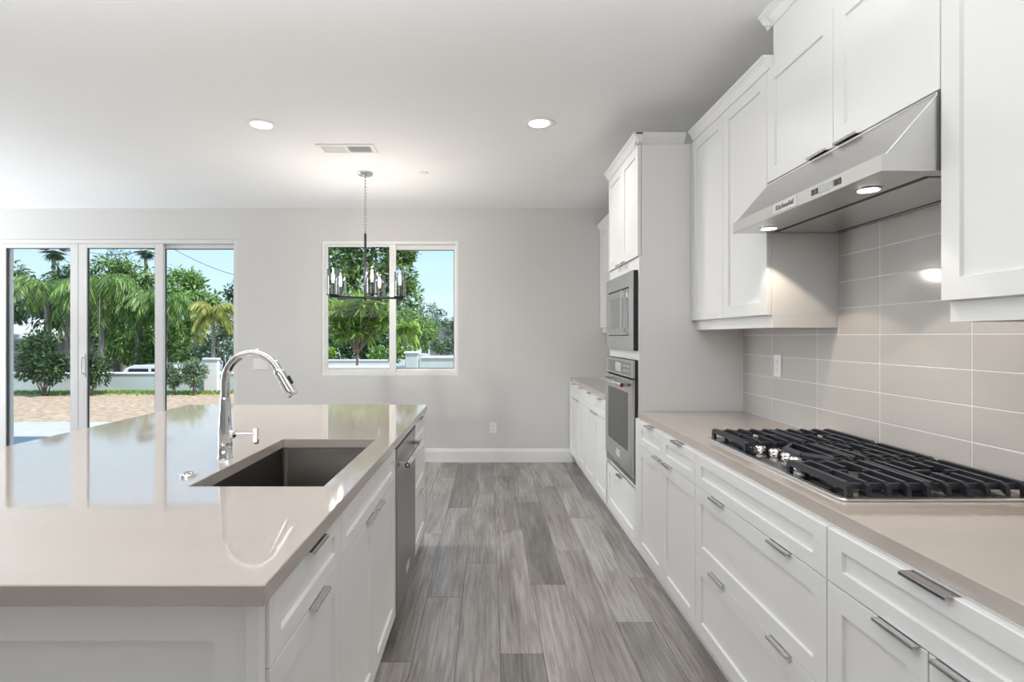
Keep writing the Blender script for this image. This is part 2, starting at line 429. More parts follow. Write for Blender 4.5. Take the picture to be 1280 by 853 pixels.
def pull(org, U, N, L=.13, up=True, mat=None, parent=None):
    """edge pull hooked over the top (or bottom) edge of a front; org is the edge's centre on the front plane."""
    org = Vector(org); U = Vector(U); N = Vector(N); Z = Vector((0, 0, 1 if up else -1))
    prof = [(-.016, .0002), (-.016, .0016), (.0135, .0016), (.0155, .0004), (.016, -.001), (.016, -.0062), (.0144, -.0062), (.0144, -.0016),
            (.0138, -.0006), (.0128, .0002)]
    mb = MB().prism(prof, lambda n, v, t: org + U * t + N * n + Z * v, -L / 2, L / 2)
    return mb.build('handle', M['pull'], parent)

def front(root, kind, xf, nx, y0, y1, z0, z1, handles=(), up=True, st=.058, rail=None, mat=None, L=.118):
    g = .0016
    o = shaker(MB(), (xf, y0 + g, z0 + g), (0, 1, 0), (nx, 0, 0), y1 - y0 - 2 * g, z1 - z0 - 2 * g, st=st, rail=rail).build(kind, mat or M['cab'], root)
    for yc in handles:
        pull((xf, yc, (z1 - g) if up else (z0 + g)), (0, 1, 0), (nx, 0, 0), L=L, up=up, parent=o)
    return o

XF = .867
ZD0, ZD1, ZD2, ZD3, ZT = .125, .4375, .7335, .7335, .871
def base_body(root, y0, y1, xf=XF, xback=1.5195, mat=None):
    MB().box(xf + .0215, xback, y0 + .0005, y1 - .0005, .11, .8745).build('body', mat or M['cab'], root)
    MB().box(xf + .075, xback - .02, y0 + .0005, y1 - .0005, .0005, .1098).build('toe_kick', mat or M['cab'], root)

def two_door(name, label, y0, y1, drawers=2, group=None):
    r = thing(name, label, 'cabinet', (1.2, (y0 + y1) / 2, 0), group)
    base_body(r, y0, y1)
    ym = (y0 + y1) / 2
    if drawers == 2:
        front(r, 'drawer', XF, -1, y0, ym, ZD3, ZT, [(y0 + ym) / 2], st=.05, rail=.042)
        front(r, 'drawer', XF, -1, ym, y1, ZD3, ZT, [(ym + y1) / 2], st=.05, rail=.042)
    else:
        front(r, 'drawer', XF, -1, y0, y1, ZD3, ZT, [ym], st=.058, rail=.042)
    front(r, 'door', XF, -1, y0, ym, ZD0, ZD3, [ym - .08])
    front(r, 'door', XF, -1, ym, y1, ZD0, ZD3, [ym + .08])
    return r

two_door('base_cabinet', 'white base cabinet with one wide drawer over two doors, right of the cooktop', .762, 1.4135, 1)
BY0, BY1 = 1.4145, 2.3145
r = thing('drawer_cabinet', 'wide white drawer cabinet below the gas cooktop', 'cabinet', (1.2, (BY0 + BY1) / 2, 0))
base_body(r, BY0, BY1)
hs = [BY0 + .225, BY1 - .225]
front(r, 'drawer', XF, -1, BY0, BY1, ZD2, ZT, (), rail=.042)
front(r, 'drawer', XF, -1, BY0, BY1, ZD1, ZD2, hs)
front(r, 'drawer', XF, -1, BY0, BY1, ZD0, ZD1, hs)
two_door('base_cabinet', 'white base cabinet with two small drawers over two doors, between wall oven and cooktop', 2.3155, 3.19)
def filler(label, y0, y1):
    r = thing('filler_panel', label, 'panel', (1.1, (y0 + y1) / 2, 0))
    MB().box(XF + .004, 1.5, y0, y1, .11, .8745).build('panel_strip', M['cab'], r)
    MB().box(XF + .075, 1.48, y0, y1, .0005, .1098).build('toe_kick', M['cab'], r)
filler('narrow white filler strip beside the tall oven cabinet', 3.1905, 3.2715)

# far buffet run
two_door('base_cabinet', 'white buffet base cabinet just beyond the tall oven cabinet', 4.071, 4.99)
two_door('base_cabinet', 'white buffet base cabinet touching the grey back wall', 4.991, 5.91)
filler('narrow white filler strip where the buffet meets the back wall', 5.9105, 5.938)

tag(MB().box(.884, 1.5195, .742, 3.2712, .8752, .914).build('countertop', M['quartz'], bevel=.002),
    'long beige quartz countertop carrying the gas cooktop', 'countertop')
tag(MB().box(.884, 1.5195, 4.0695, 5.954, .8752, .914).build('countertop', M['quartz'], bevel=.002),
    'short beige quartz countertop on the buffet beyond the oven', 'countertop')

# ---- uppers
XU = 1.20
def crown_y(mb, x, y0, y1, z0=2.502, h=.056, p=.034):
    prof = [(x + .02, z0), (x - .004, z0), (x - .008, z0 + .008), (x - p * .55, z0 + h * .55), (x - p, z0 + h - .008), (x - p, z0 + h), (x + .02, z0 + h)]
    return mb.prism(prof, lambda u, v, t: (u, t, v), y0, y1)

def upper(name, label, y0, y1, z0=1.45, rail=True, railends=(0, 0), handles=True):
    r = thing(name, label, 'cabinet', (1.37, (y0 + y1) / 2, z0))
    MB().box(XU + .0215, 1.5195, y0 + .0005, y1 - .0005, z0, 2.501).build('body', M['cab'], r)
    ym = (y0 + y1) / 2
    hh = .08
    front(r, 'door', XU, -1, y0, ym, z0, 2.503, [ym - hh] if handles else [], up=False)
    front(r, 'door', XU, -1, ym, y1, z0, 2.503, [ym + hh] if handles else [], up=False)
    if rail:
        q = MB().box(XU + .026, XU + .044, y0 + .001, y1 - .001, 1.396, z0 - .0002)
        if railends[0]: q.box(XU + .044, 1.508, y0 + .001, y0 + .019, 1.396, z0 - .0002)
        if railends[1]: q.box(XU + .044, 1.508, y1 - .019, y1 - .001, 1.396, z0 - .0002)
        q.build('light_rail', M['cab'], r)
    return r
HY0, HY1 = 1.466, 2.378
u1 = upper('wall_cabinet', 'white two-door wall cabinet between tall oven cabinet and hood', HY1 + .001, 3.2705, railends=(1, 0), handles=False)
crown_y(MB(), XU, HY1 - .03, 3.229).build('crown_molding', M['cab'], u1)
u2 = upper('wall_cabinet', 'short white two-door cabinet directly above the steel range hood', HY0, HY1, z0=2.016, rail=False)
u3 = upper('wall_cabinet', 'white wall cabinet cut off by the photo edge, right of the hood', .75, HY0 - .001, railends=(0, 1), handles=False)
u4 = upper('wall_cabinet', 'white wall cabinet above the buffet, mostly hidden behind the oven cabinet', 4.071, 5.95, railends=(0, 0), handles=False)
crown_y(MB(), XU, 4.071, 5.95).build('crown_molding', M['cab'], u4)
# raised frieze and crown up to the ceiling over the hood side
fz = thing('cornice', 'white frieze and crown molding joining near wall cabinets to ceiling', 'molding', (1.37, 1.5, 2.503))
MB().box(XU + .012, 1.5195, .75, HY1 - .031, 2.5035, 2.7425).build('frieze', M['cab'], fz)
cm = crown_y(MB(), XU + .012, .75, HY1 + .012, z0=2.682, h=.0605, p=.045)
cm.prism([(HY1 - .031, 2.682), (HY1 - .027, 2.682), (HY1 + .012, 2.735), (HY1 + .012, 2.7425), (HY1 - .031, 2.7425)],
         lambda u, v, t: (t, u, v), XU - .030, 1.5195)
cm.build('crown_molding', M['cab'], fz)

# ---- tall oven cabinet
TX, TY0, TY1 = .885, 3.2725, 4.068
tw = thing('oven_cabinet', 'tall white cabinet housing the microwave and wall oven', 'cabinet', (1.2, (TY0 + TY1) / 2, 0))
b = MB()
b.box(TX + .022, 1.5195, TY0, TY0 + .018, .11, 2.50); b.box(TX + .022, 1.5195, TY1 - .018, TY1, .11, 2.50)
b.box(1.50, 1.5195, TY0 + .018, TY1 - .018, .11, 2.50)
for za, zb in ((.11, .13), (.432, .462), (1.215, 1.270), (1.760, 1.834), (2.48, 2.50)):
    b.box(TX + .010, 1.50, TY0 + .018, TY1 - .018, za, zb)
b.box(TX + .058, 1.49, TY0, TY1, .0005, .11)
b.build('body', M['cab'], tw)
for ya in (TY0, TY1 - .024): MB().box(TX + .008, TX + .0215, ya, ya + .024, .4325, 1.835).build('face_stile', M['cab'], tw)
ym = (TY0 + TY1) / 2
front(tw, 'door', TX, -1, TY0 + .002, ym, 1.836, 2.503, [ym - .075], up=False)
front(tw, 'door', TX, -1, ym, TY1 - .002, 1.836, 2.503, [ym + .075], up=False)
front(tw, 'drawer', TX - .012, -1, TY0 + .01, TY1 - .01, .125, .43, [ym])
cm = crown_y(MB(), TX, TY0 - .034, TY1, h=.056, p=.034)
cm.prism([(TY0 + .02, 2.502), (TY0 + .002, 2.502), (TY0 - .004, 2.51), (TY0 - .02, 2.533), (TY0 - .034, 2.55), (TY0 - .034, 2.558), (TY0 + .02, 2.558)],
         lambda u, v, t: (t, u, v), TX - .02, XU - .04)
cm.build('crown_molding', M['cab'], tw)

# ------------------------------------------------------------------ microwave and wall oven
OX, OY0, OY1 = .862, 3.2955, 4.045
mw = thing('microwave', 'built-in steel microwave with trim kit, above the wall oven', 'microwave', (1.1, (OY0 + OY1) / 2, 1.273))
MB().box(.8945, 1.30, OY0 + .03, OY1 - .03, 1.285, 1.745).build('body', M['black'], mw)
# trim: outer steel frame around the inset front
def yz_ring(mb, y0, y1, z0, z1, x0, x1, b0, b1, c0, c1):
    mb.box(x0, x1, y0, y0 + b0, z0, z1); mb.box(x0, x1, y1 - b1, y1, z0, z1)
    mb.box(x0, x1, y0 + b0, y1 - b1, z0, z0 + c0); mb.box(x0, x1, y0 + b0, y1 - b1, z1 - c1, z1); return mb
yz_ring(MB(), OY0, OY1, 1.273, 1.757, OX, OX + .004, .10, .075, .09, .09).build('trim_frame', M['steel'], mw, bevel=.001)
yz_ring(MB(), OY0 + .001, OY1 - .001, 1.274, 1.756, OX + .004, .8925, .06, .06, .06, .06).build('trim_side', M['black'], mw)
MB().box(OX + .004, .893, OY0 + .1, OY1 - .075, 1.363, 1.667).build('cavity_front', M['black'], mw)
dr = yz_ring(MB(), 3.47, 3.965, 1.368, 1.655, OX - .004, OX + .0035, .045, .05, .045, .045).build('door', M['steel'], mw, bevel=.001)
MB().box(OX - .001, OX + .003, 3.515, 3.915, 1.413, 1.610).build('door_window', M['mwglass'], dr)
hb = MB().box(OX - .030, OX - .020, 3.478, 3.496, 1.375, 1.648)
hb.box(OX - .021, OX - .004, 3.480, 3.494, 1.39, 1.41); hb.box(OX - .021, OX - .004, 3.480, 3.494, 1.615, 1.635)
hb.build('handle', M['steel'], dr, bevel=.002)
cp = MB().box(OX - .003, OX + .0035, 3.3985, 3.4665, 1.368, 1.655).build('control_panel', M['dsteel'], mw)
for k in range(7):
    MB().box(OX - .0045, OX - .003, 3.415, 3.45, 1.39 + k * .026, 1.405 + k * .026).build('button', M['lcd'], cp)
MB().box(OX - .0045, OX - .003, 3.412, 3.453, 1.60, 1.635).build('display', M['badge'], cp)

ov = thing('wall_oven', 'steel single wall oven with dark glass window, below the microwave', 'oven', (1.1, (OY0 + OY1) / 2, .467))
MB().box(.8945, 1.46, OY0 + .03, OY1 - .03, .468, 1.205).build('body', M['black'], ov)
yz_ring(MB(), OY0, OY1, .468, 1.212, OX + .012, .8925, .05, .05, .03, .03).build('side_trim', M['black'], ov)
cp = yz_ring(MB(), OY0, OY1, 1.105, 1.211, OX, OX + .012, .045, .04, .012, .014).build('control_panel', M['steel'], ov, bevel=.001)
MB().box(OX + .002, OX + .011, OY0 + .045, OY1 - .04, 1.117, 1.197).build('glass_strip', M['dsteel'], cp)
MB().box(OX + .0008, OX + .002, 3.60, 3.76, 1.128, 1.186).build('display', M['lcd'], cp)
for k in range(4):
    for j in range(2):
        MB().box(OX + .0008, OX + .002, 3.385 + k * .045, 3.41 + k * .045, 1.135 + j * .03, 1.150 + j * .03).build('button', M['lcd'], cp)
dr = yz_ring(MB(), OY0, OY1, .527, 1.095, OX - .006, OX + .012, .095, .085, .12, .085).build('door', M['steel'], ov, bevel=.0015)
MB().box(OX, OX + .010, OY0 + .095, OY1 - .085, .647, 1.010).build('door_window', M['bglass'], dr)
hd = MB(); hz, hx = 1.062, OX - .055
hd.lathe([(.010, 0), (.0125, .004), (.0125, .652), (.010, .656)], (hx, 3.345, hz), 'y', 16)
hd.build('handle', M['chrome'], dr, smooth=True)
for y in (3.375, 3.972):
    MB().box(hx, OX - .006, y - .011, y + .011, hz - .011, hz + .011).build('handle_bracket', M['dsteel'], dr, bevel=.003)
MB().lathe([(.0126, 0), (.0126, .0015), (.011, .0025)], (hx, 3.345, hz), (Vector((1, 0, 0)), Vector((0, 0, 1)), Vector((0, -1, 0))), 16).build('medallion', M['red'], dr)
MB().box(OX - .0075, OX - .006, 3.60, 3.70, .565, .612).build('badge', M['badge'], dr)
vt = MB(); vt.prism([(.8925, .468), (OX + .012, .468), (OX + .004, .478), (OX + .004, .508), (OX + .012, .522), (.8925, .522)], lambda u, v, t: (u, t, v), OY0 + .001, OY1 - .001)
vt.build('bottom_vent', M['dsteel'], ov)

# ------------------------------------------------------------------ range hood
hd = thing('range_hood', 'steel under-cabinet range hood over the gas cooktop', 'range hood', (1.3, 1.92, 1.80))
HX = 1.05; hy0, hy1 = HY0 + .006, HY1 - .006
ZB, ZLIP, ZTOP = 1.800, 1.846, 2.012
# shell: front lip, sloped canopy, sides, top; open below with an inset filter deck
sh = MB()
prof = [(HX, ZB), (HX, ZLIP), (HX + .010, ZLIP), (1.196, 2.004), (1.196, ZTOP), (1.508, ZTOP), (1.508, ZB + .002), (1.49, ZB + .002), (1.49, ZB + .012),
        (1.205, ZB + .012), (1.205, ZB)]
sh.prism(prof, lambda u, v, t: (u, t, v), hy0, hy1)
sh.build('canopy', M['steelh'], hd, bevel=.0012)
for ya, yb in ((hy0, hy0 + .05), (hy1 - .022, hy1)):
    MB().box(1.206, 1.489, ya, yb, ZB + .0005, ZB + .0115).build('side_deck', M['steelh'], hd)
gp = MB().box(1.206, 1.489, hy0 + .0502, hy1 - .0222, ZB + .0022, ZB + .0118)
gp.build('filter_gap', M['black'], hd)
MB().box(1.228, 1.466, hy0 + .066, (hy0 + hy1) / 2 - .0008, ZB + .0004, ZB + .0021).build('filter', M['steelh'], hd)
MB().box(1.228, 1.466, (hy0 + hy1) / 2 + .0008, hy1 - .034, ZB + .0004, ZB + .0021).build('filter', M['steelh'], hd)
for yy in (1.655, 2.244):
    l = MB().lathe([(.036, 0), (.036, -.003), (.030, -.004)], (1.14, yy, ZB - .0002), 'z', 24).build('hood_light', M['steel'], hd, smooth=True)
    MB().lathe([(.029, -.0035), (.029, -.0055), (.02, -.0065)], (1.14, yy, ZB), 'z', 24).build('lens', M['lens'], l, smooth=True)
    lamp('hood_lamp', 'SPOT', (1.14, yy, ZB - .012), (0, 0, 0), energy=6, color=(1, .83, .64), spot_size=math.radians(100), spot_blend=.12, shadow_soft_size=.02)
bd = MB().box(HX - .002, HX - .0002, 1.882, 2.034, 1.806, 1.841).build('badge', M['badge'], hd)
text('lettering', 'KitchenAid', .026, M['ink'], bd, (HX - .0025, 1.955, 1.824), (PI / 2, 0, -PI / 2))
ctl = MB().box(HX - .0012, HX - .0002, 1.682, 1.751, 1.812, 1.836).build('display', M['lcd'], hd)
for yy in (1.786, 1.766, 1.669, 1.650):
    MB().box(HX - .0018, HX - .0002, yy - .007, yy + .007, 1.814, 1.833).build('button', M['ink'], hd, bevel=.0006)

# ------------------------------------------------------------------ tile backsplash
TZ, TW = .1125, .4055
bs = thing('backsplash', 'glossy greige stacked tile backsplash above the cooktop counter', 'backsplash', (1.515, 2, .914))
g = MB(); g.box(1.5096, 1.5195, .75, 3.2715, .9145, 1.449); g.box(1.5096, 1.5195, HY0 + .001, HY1 - .001, 1.449, 1.7995)
g.build('grout', M['grout'], bs)
tl = MB(); gr = .0016
def tile(ya, yb, za, zb):
    if yb - ya < .006 or zb - za < .006: return
    c = .0016; x0, x1 = 1.5095, 1.5085
    vs = [(x0, ya, za), (x0, yb, za), (x0, yb, zb), (x0, ya, zb), (x1 + c * .5, ya + c * .3, za + c * .3), (x1 + c * .5, yb - c * .3, za + c * .3), (x1 + c * .5, yb - c * .3, zb - c * .3), (x1 + c * .5, ya + c * .3, zb - c * .3),
          (x1, ya + c, za + c), (x1, yb - c, za + c), (x1, yb - c, zb - c), (x1, ya + c, zb - c)]
    fs = [(8, 9, 10, 11)]
    for i in range(2):
        for k in range(4): fs.append((i * 4 + k, i * 4 + (k + 1) % 4, i * 4 + 4 + (k + 1) % 4, i * 4 + 4 + k))
    tl.add(vs, fs)
yj = [1.7225 + TW * k for k in range(-3, 5)]
for a, bb in zip(yj[:-1], yj[1:]):
    for k in range(8):
        za, zb = .9155 + k * TZ, .9155 + (k + 1) * TZ
        lo, hi = (.75, 3.2715)
        if zb > 1.449 and za < 1.449:
            tile(max(a, HY0) + gr, min(bb, HY1) - gr, za + gr, zb - gr) if max(a, HY0) < min(bb, HY1) - .01 else None
            for (p, q) in ((max(a, lo), min(bb, HY0)), (max(a, HY1), min(bb, hi))):
                if q - p > .01: tile(p + gr * .5, q - gr, za + gr, 1.448)
        elif za >= 1.449:
            p, q = max(a, HY0), min(bb, HY1)
            if q - p > .01: tile(p + gr, q - gr, za + gr, min(zb, 1.799) - gr)
        else:
            p, q = max(a, lo), min(bb, hi)
            if q - p > .01: tile(p + gr, q - gr, za + gr, zb - gr)
tl.build('tiles', M['tile'], bs)

def wallplate(name, label, loc, wd, ht, N, U, kind, horiz=False):
    """cover plate; N outward, U along its width"""
    N = Vector(N); U = Vector(U); Z = Vector((0, 0, 1)); c = Vector(loc)
    r = thing(name, label, 'outlet' if kind == 'outlet' else 'switch', loc)
    F = lambda u, v, n: c + U * u + Z * v + N * n
    def slab(u0, u1, v0, v1, n0, n1, nm, mt, par, bev=.0):
        mb = MB().prism([(u0, v0), (u1, v0), (u1, v1), (u0, v1)], lambda u, v, t: F(u, v, t), n0, n1)
        return mb.build(nm, mt, par, bevel=bev)
    slab(-wd / 2, wd / 2, -ht / 2, ht / 2, .0003, .006, 'cover_plate', M['plastic'], r, .002)
    if kind == 'outlet':
        for v in (-.021, .021):
            s_ = slab(-.016, .016, v - .014, v + .014, .006, .0085, 'receptacle', M['plastic'], r, .001)
            for u in (-.006, .006): slab(u - .0012, u + .0012, v - .001, v + .008, .0085, .0088, 'slot', M['slot'], s_)
            slab(-.002, .002, v - .009, v - .005, .0085, .0088, 'slot', M['slot'], s_)
    else:
        n = kind
        for k in range(n):
            u = (k - (n - 1) / 2) * .046
            slab(u - .0165, u + .0165, -.033, .033, .006, .0095, 'rocker', M['plastic'], r, .001)
    return r
wallplate('wall_outlet', 'white duplex outlet low on the grey back wall', (.048, YB, .372), .072, .116, (0, -1, 0), (1, 0, 0), 'outlet')
wallplate('light_switch', 'white three-gang switch plate on back wall behind the faucet', (-2.46, YB, 1.06), .165, .116, (0, -1, 0), (1, 0, 0), 3)
wallplate('wall_outlet', 'white outlet on the tiled backsplash left of the cooktop', (1.5085, 2.872, 1.205), .072, .116, (-1, 0, 0), (0, 1, 0), 'outlet')

# ------------------------------------------------------------------ gas cooktop
CX0, CX1, CY0, CY1, CZ = .942, 1.468, 1.475, 2.390, .9143
ck = thing('gas_cooktop', 'five-burner gas cooktop with black cast iron grates', 'cooktop', ((CX0 + CX1) / 2, (CY0 + CY1) / 2, CZ))
pl = MB(); pp = rrect(CX0, CX1, CY0, CY1, .018)
pl.prism(pp, lambda u, v, t: (u, v, t), CZ, CZ + .008)
pl.build('rim', M['rim'], ck, bevel=.002)
MB().prism(rrect(CX0 + .012, CX1 - .010, CY0 + .012, CY1 - .012, .014), lambda u, v, t: (u, v, t), CZ + .0081, CZ + .0098).build('plate', M['plate'], ck)
ZP = CZ + .0098
def bar(mb, p, q, z, wd=.011, h=.019):
    p = Vector((*p, z)); q = Vector((*q, z)); d = (q - p).normalized(); a = Vector((-d.y, d.x, 0))
    prof = [(-wd * .62, -h), (wd * .62, -h), (wd * .62, -h * .4), (wd * .42, 0), (-wd * .42, 0), (-wd * .62, -h * .4)]
    L = (q - p).length
    mb.prism(prof, lambda u, v, t: p + d * t + a * u + Vector((0, 0, v)), 0, L)
def finger(mb, x, ya, yb, za=True, zb=True, z=.962, wd=.012):
    """bar along y whose ends bend down to the plate"""
    top = [(ya, z - .024), (ya + .004, z - .008), (ya + .020, z)] if za else [(ya, z)]
    top += [(yb - .020, z), (yb - .004, z - .008), (yb, z - .024)] if zb else [(yb, z)]
    bot = [(yb, z - .036), (yb - .022, z - .019)] if zb else [(yb, z - .017)]
    bot += [(ya + .022, z - .019), (ya, z - .036)] if za else [(ya, z - .017)]
    prof = top + bot
    mb.prism(prof, lambda u, v, t: (t, u, v), x - wd / 2, x + wd / 2)
gz = .962
SECT = [(1.482, 1.788), (1.794, 2.066), (2.072, 2.384)]
xs = [.972 + k * .0532 for k in range(10)]
burn = [(1.085, 1.640, .045), (1.330, 1.640, .036), (1.285, 1.930, .055), (1.085, 2.225, .036), (1.330, 2.225, .045)]
for si, (ya, yb) in enumerate(SECT):
    gm = MB(); ymid = (ya + yb) / 2
    mine = [bq for bq in burn if ya < bq[1] < yb]
    for k, x in enumerate(xs):
        wide = .016 if k in (0, 9) else .012
        if si == 1 and x < 1.10: continue
        near_b = [bq for bq in mine if abs(bq[0] - x) < .045]
        if near_b and k not in (0, 9):
            finger(gm, x, ya, ymid - .035, True, False); finger(gm, x, ymid + .035, yb, False, True)
        else:
            finger(gm, x, ya, yb, wd=wide)
    xa = xs[0] if si != 1 else xs[3]
    bar(gm, (xa, ya + .026), (xs[9], ya + .026), gz - .006, .010, .016); bar(gm, (xa, yb - .026), (xs[9], yb - .026), gz - .006, .010, .016)
    for bx, by, _ in mine:      # cross bars framing each burner
        for s_ in (-1, 1):
            bar(gm, (bx + s_ * .075, ymid), (bx + s_ * .022, ymid), gz - .001, .010, .016)
    bar(gm, (xs[0] if si != 1 else xs[3], ya + .06), (xs[9], ya + .06), gz - .003, .009, .012) if si == 1 else None
    bar(gm, (1.2075, ya + .02), (1.2075, yb - .02), gz - .001, .010, .015)
    if si == 1:                 # the middle grate is drawn in around the knobs
        bar(gm, (xs[3], ya + .01), (xs[2] - .01, ymid - .05), gz - .001, .014); bar(gm, (xs[3], yb - .01), (xs[2] - .01, ymid + .05), gz - .001, .014)
        bar(gm, (xs[2] - .01, ymid - .055), (xs[2] - .01, ymid + .055), gz - .001, .018)
    for x in (xs[0] if si != 1 else xs[3], xs[9]):
        for y in (ya + .012, yb - .012):
            gm.box(x - .006, x + .006, y - .006, y + .006, ZP + .0003, gz - .02)
    gm.build('grate', M['iron'], ck)
for bx, by, br in burn:
    o = MB().lathe([(br + .012, 0), (br + .012, .004), (br, .007), (br, .014), (br * .8, .016)], (bx, by, ZP + .0002), 'z', 28).build('burner', M['brass'], ck, smooth=True)
    MB().lathe([(br * .9, .0162), (br * .95, .019), (br * .9, .023), (br * .5, .0245)], (bx, by, ZP + .0002), 'z', 28).build('burner_cap', M['bcap'], o, smooth=True)
for kx, ky in ((1.025, 2.082), (1.050, 2.018), (1.058, 1.952), (1.050, 1.884), (1.025, 1.818)):
    k_ = MB().lathe([(.023, 0), (.023, .002), (.018, .003), (.019, .006), (.0225, .010), (.0225, .015), (.019, .020), (.012, .0225), (.004, .023)], (kx, ky, ZP + .0002), 'z', 24)
    k_.build('knob', M['knob'], ck, smooth=True)

# ------------------------------------------------------------------ island
IX0, IX1, IY0, IY1 = -1.948, -.400, .982, 3.590
SX0, SX1, SY0, SY1 = -.890, -.490, 1.630, 2.385
def ring_slab(mb, X, Y, z0, z1):
    n = 4
    vs = [(x, y, z) for z in (z0, z1) for y in Y for x in X]
    I = lambda i, j, k: k * 16 + j * 4 + i
    fs = []
    for j in range(3):
        for i in range(3):
            if i == 1 and j == 1: continue
            fs.append((I(i, j, 1), I(i + 1, j, 1), I(i + 1, j + 1, 1), I(i, j + 1, 1)))
            fs.append((I(i, j, 0), I(i, j + 1, 0), I(i + 1, j + 1, 0), I(i + 1, j, 0)))
    for i in range(3):
        fs += [(I(i, 0, 0), I(i + 1, 0, 0), I(i + 1, 0, 1), I(i, 0, 1)), (I(i, 3, 0), I(i, 3, 1), I(i + 1, 3, 1), I(i + 1, 3, 0)),
               (I(0, i, 0), I(0, i, 1), I(0, i + 1, 1), I(0, i + 1, 0)), (I(3, i, 0), I(3, i + 1, 0), I(3, i + 1, 1), I(3, i, 1))]
    fs += [(I(1, 1, 0), I(1, 1, 1), I(2, 1, 1), I(2, 1, 0)), (I(1, 2, 0), I(2, 2, 0), I(2, 2, 1), I(1, 2, 1)),
           (I(1, 1, 0), I(1, 2, 0), I(1, 2, 1), I(1, 1, 1)), (I(2, 1, 0), I(2, 1, 1), I(2, 2, 1), I(2, 2, 0))]
    return mb.add(vs, fs)
tag(ring_slab(MB(), (IX0, SX0, SX1, IX1), (IY0, SY0, SY1, IY1), .8752, .914).build('countertop', M['quartz'], bevel=.002),
    'big glossy white quartz island countertop with the sink cut-out', 'countertop')

sk = thing('kitchen_sink', 'undermount steel sink set into the island', 'sink', ((SX0 + SX1) / 2, (SY0 + SY1) / 2, .66))
so = MB()
rings = []
for ins, z in ((-.016, .8720), (-.004, .8720), (-.004, .870), (.000, .70), (.012, .672), (.045, .664), (.10, .662)):
    rings.append([(u, v, z) for u, v in rrect(SX0 + ins, SX1 - ins, SY0 + ins, SY1 - ins, .022 if ins < .02 else .03)])
n = len(rings[0])
vs = [p for rg in rings for p in rg]
fs = [(i * n + k, i * n + (k + 1) % n, (i + 1) * n + (k + 1) % n, (i + 1) * n + k) for i in range(len(rings) - 1) for k in range(n)]
fs.append(tuple((len(rings) - 1) * n + k for k in range(n)))
so.add(vs, fs)
ob = so.build('bowl', M['sink'], sk, smooth=True)
sm = ob.modifiers.new('thick', 'SOLIDIFY'); sm.thickness = .002; sm.offset = 1
dn = MB().lathe([(.045, .0), (.045, .003), (.036, .003), (.032, -.0005)], ((SX0 + SX1) / 2, SY1 - .2, .6645), 'z', 24)
dn.build('drain', M['chrome'], sk, smooth=True)

XI = -.410
def island_body(r, y0, y1, hollow=False):
    if hollow:
        b = MB(); xa, xb = XI - .0215, -1.02
        b.box(xb, xa, y0 + .0005, y0 + .0185, .11, .8745); b.box(xb, xa, y1 - .0185, y1 - .0005, .11, .8745)
        b.box(xb, xb + .012, y0 + .0185, y1 - .0185, .11, .8745); b.box(xb + .012, xa, y0 + .0185, y1 - .0185, .11, .128)
        b.build('body', M['isl'], r)
    else:
        MB().box(-1.02, XI - .0215, y0 + .0005, y1 - .0005, .11, .8745).build('body', M['isl'], r)
    MB().box(-1.0, XI - .075, y0 + .0005, y1 - .0005, .0005, .1098).build('toe_kick', M['isl'], r)
im = M['isl']
r = thing('base_cabinet', 'island cabinet nearest the camera, one drawer over one door', 'cabinet', (-.7, 1.28, 0))
island_body(r, 1.0325, 1.53)
front(r, 'drawer', XI, 1, 1.0325, 1.53, ZD3, ZT, [1.30], st=.055, rail=.042, mat=im)
front(r, 'door', XI, 1, 1.0325, 1.53, ZD0, ZD3, [1.32], mat=im)
r = thing('sink_cabinet', 'island sink cabinet with false front over two doors, beside dishwasher', 'cabinet', (-.7, 1.98, 0))
island_body(r, 1.531, 2.425, True)
front(r, 'false_drawer', XI, 1, 1.531, 2.425, ZD3, ZT, (), rail=.042, mat=im)
front(r, 'door', XI, 1, 1.531, 1.978, ZD0, ZD3, [1.978 - .075], mat=im)
front(r, 'door', XI, 1, 1.978, 2.425, ZD0, ZD3, [1.978 + .075], mat=im)
r = thing('drawer_cabinet', 'island three-drawer cabinet on the far side of the dishwasher', 'cabinet', (-.7, 3.3, 0))
island_body(r, 3.037, 3.545)
for z0, z1 in ((ZD2, ZT), (ZD1, ZD2), (ZD0, ZD1)):
    front(r, 'drawer', XI, 1, 3.037, 3.545, z0, z1, [3.29], rail=.042 if z0 > .7 else None, mat=im)

ib = thing('island_base', 'pale grey paneled island end and back below the white countertop', 'island', (-1.3, 2.3, 0))
ep = MB()
EX0, EX1 = -1.60, -.446
shaker(ep, (EX0, 1.016, .012), (1, 0, 0), (0, -1, 0), (EX1 - EX0) * .5 - .0005, .862, t=.0175, st=.062, rail=.078, rs=.015)
shaker(ep, ((EX0 + EX1) / 2 + .0005, 1.016, .012), (1, 0, 0), (0, -1, 0), (EX1 - EX0) * .5 - .0005, .862, t=.0175, st=.062, rail=.078, rs=.015)
ep.build('end_panel', im, ib)
MB().box(-.4445, -.418, 1.006, 1.0318, .0005, .8745).build('corner_post', im, ib, bevel=.001)
ep = MB(); shaker(ep, (EX0, 3.563, .012), (1, 0, 0), (0, 1, 0), EX1 - EX0 + .03, .862, t=.016, st=.062); ep.build('end_panel', im, ib)
bp = MB()
for k in range(3):
    shaker(bp, (EX0, 1.035 + k * .837, .012), (0, 1, 0), (-1, 0, 0), .835, .862, t=.016, st=.062)
bp.build('back_panel', im, ib)
MB().box(-1.582, -1.03, 1.034, 3.545, .0005, .8745).build('core', im, ib)

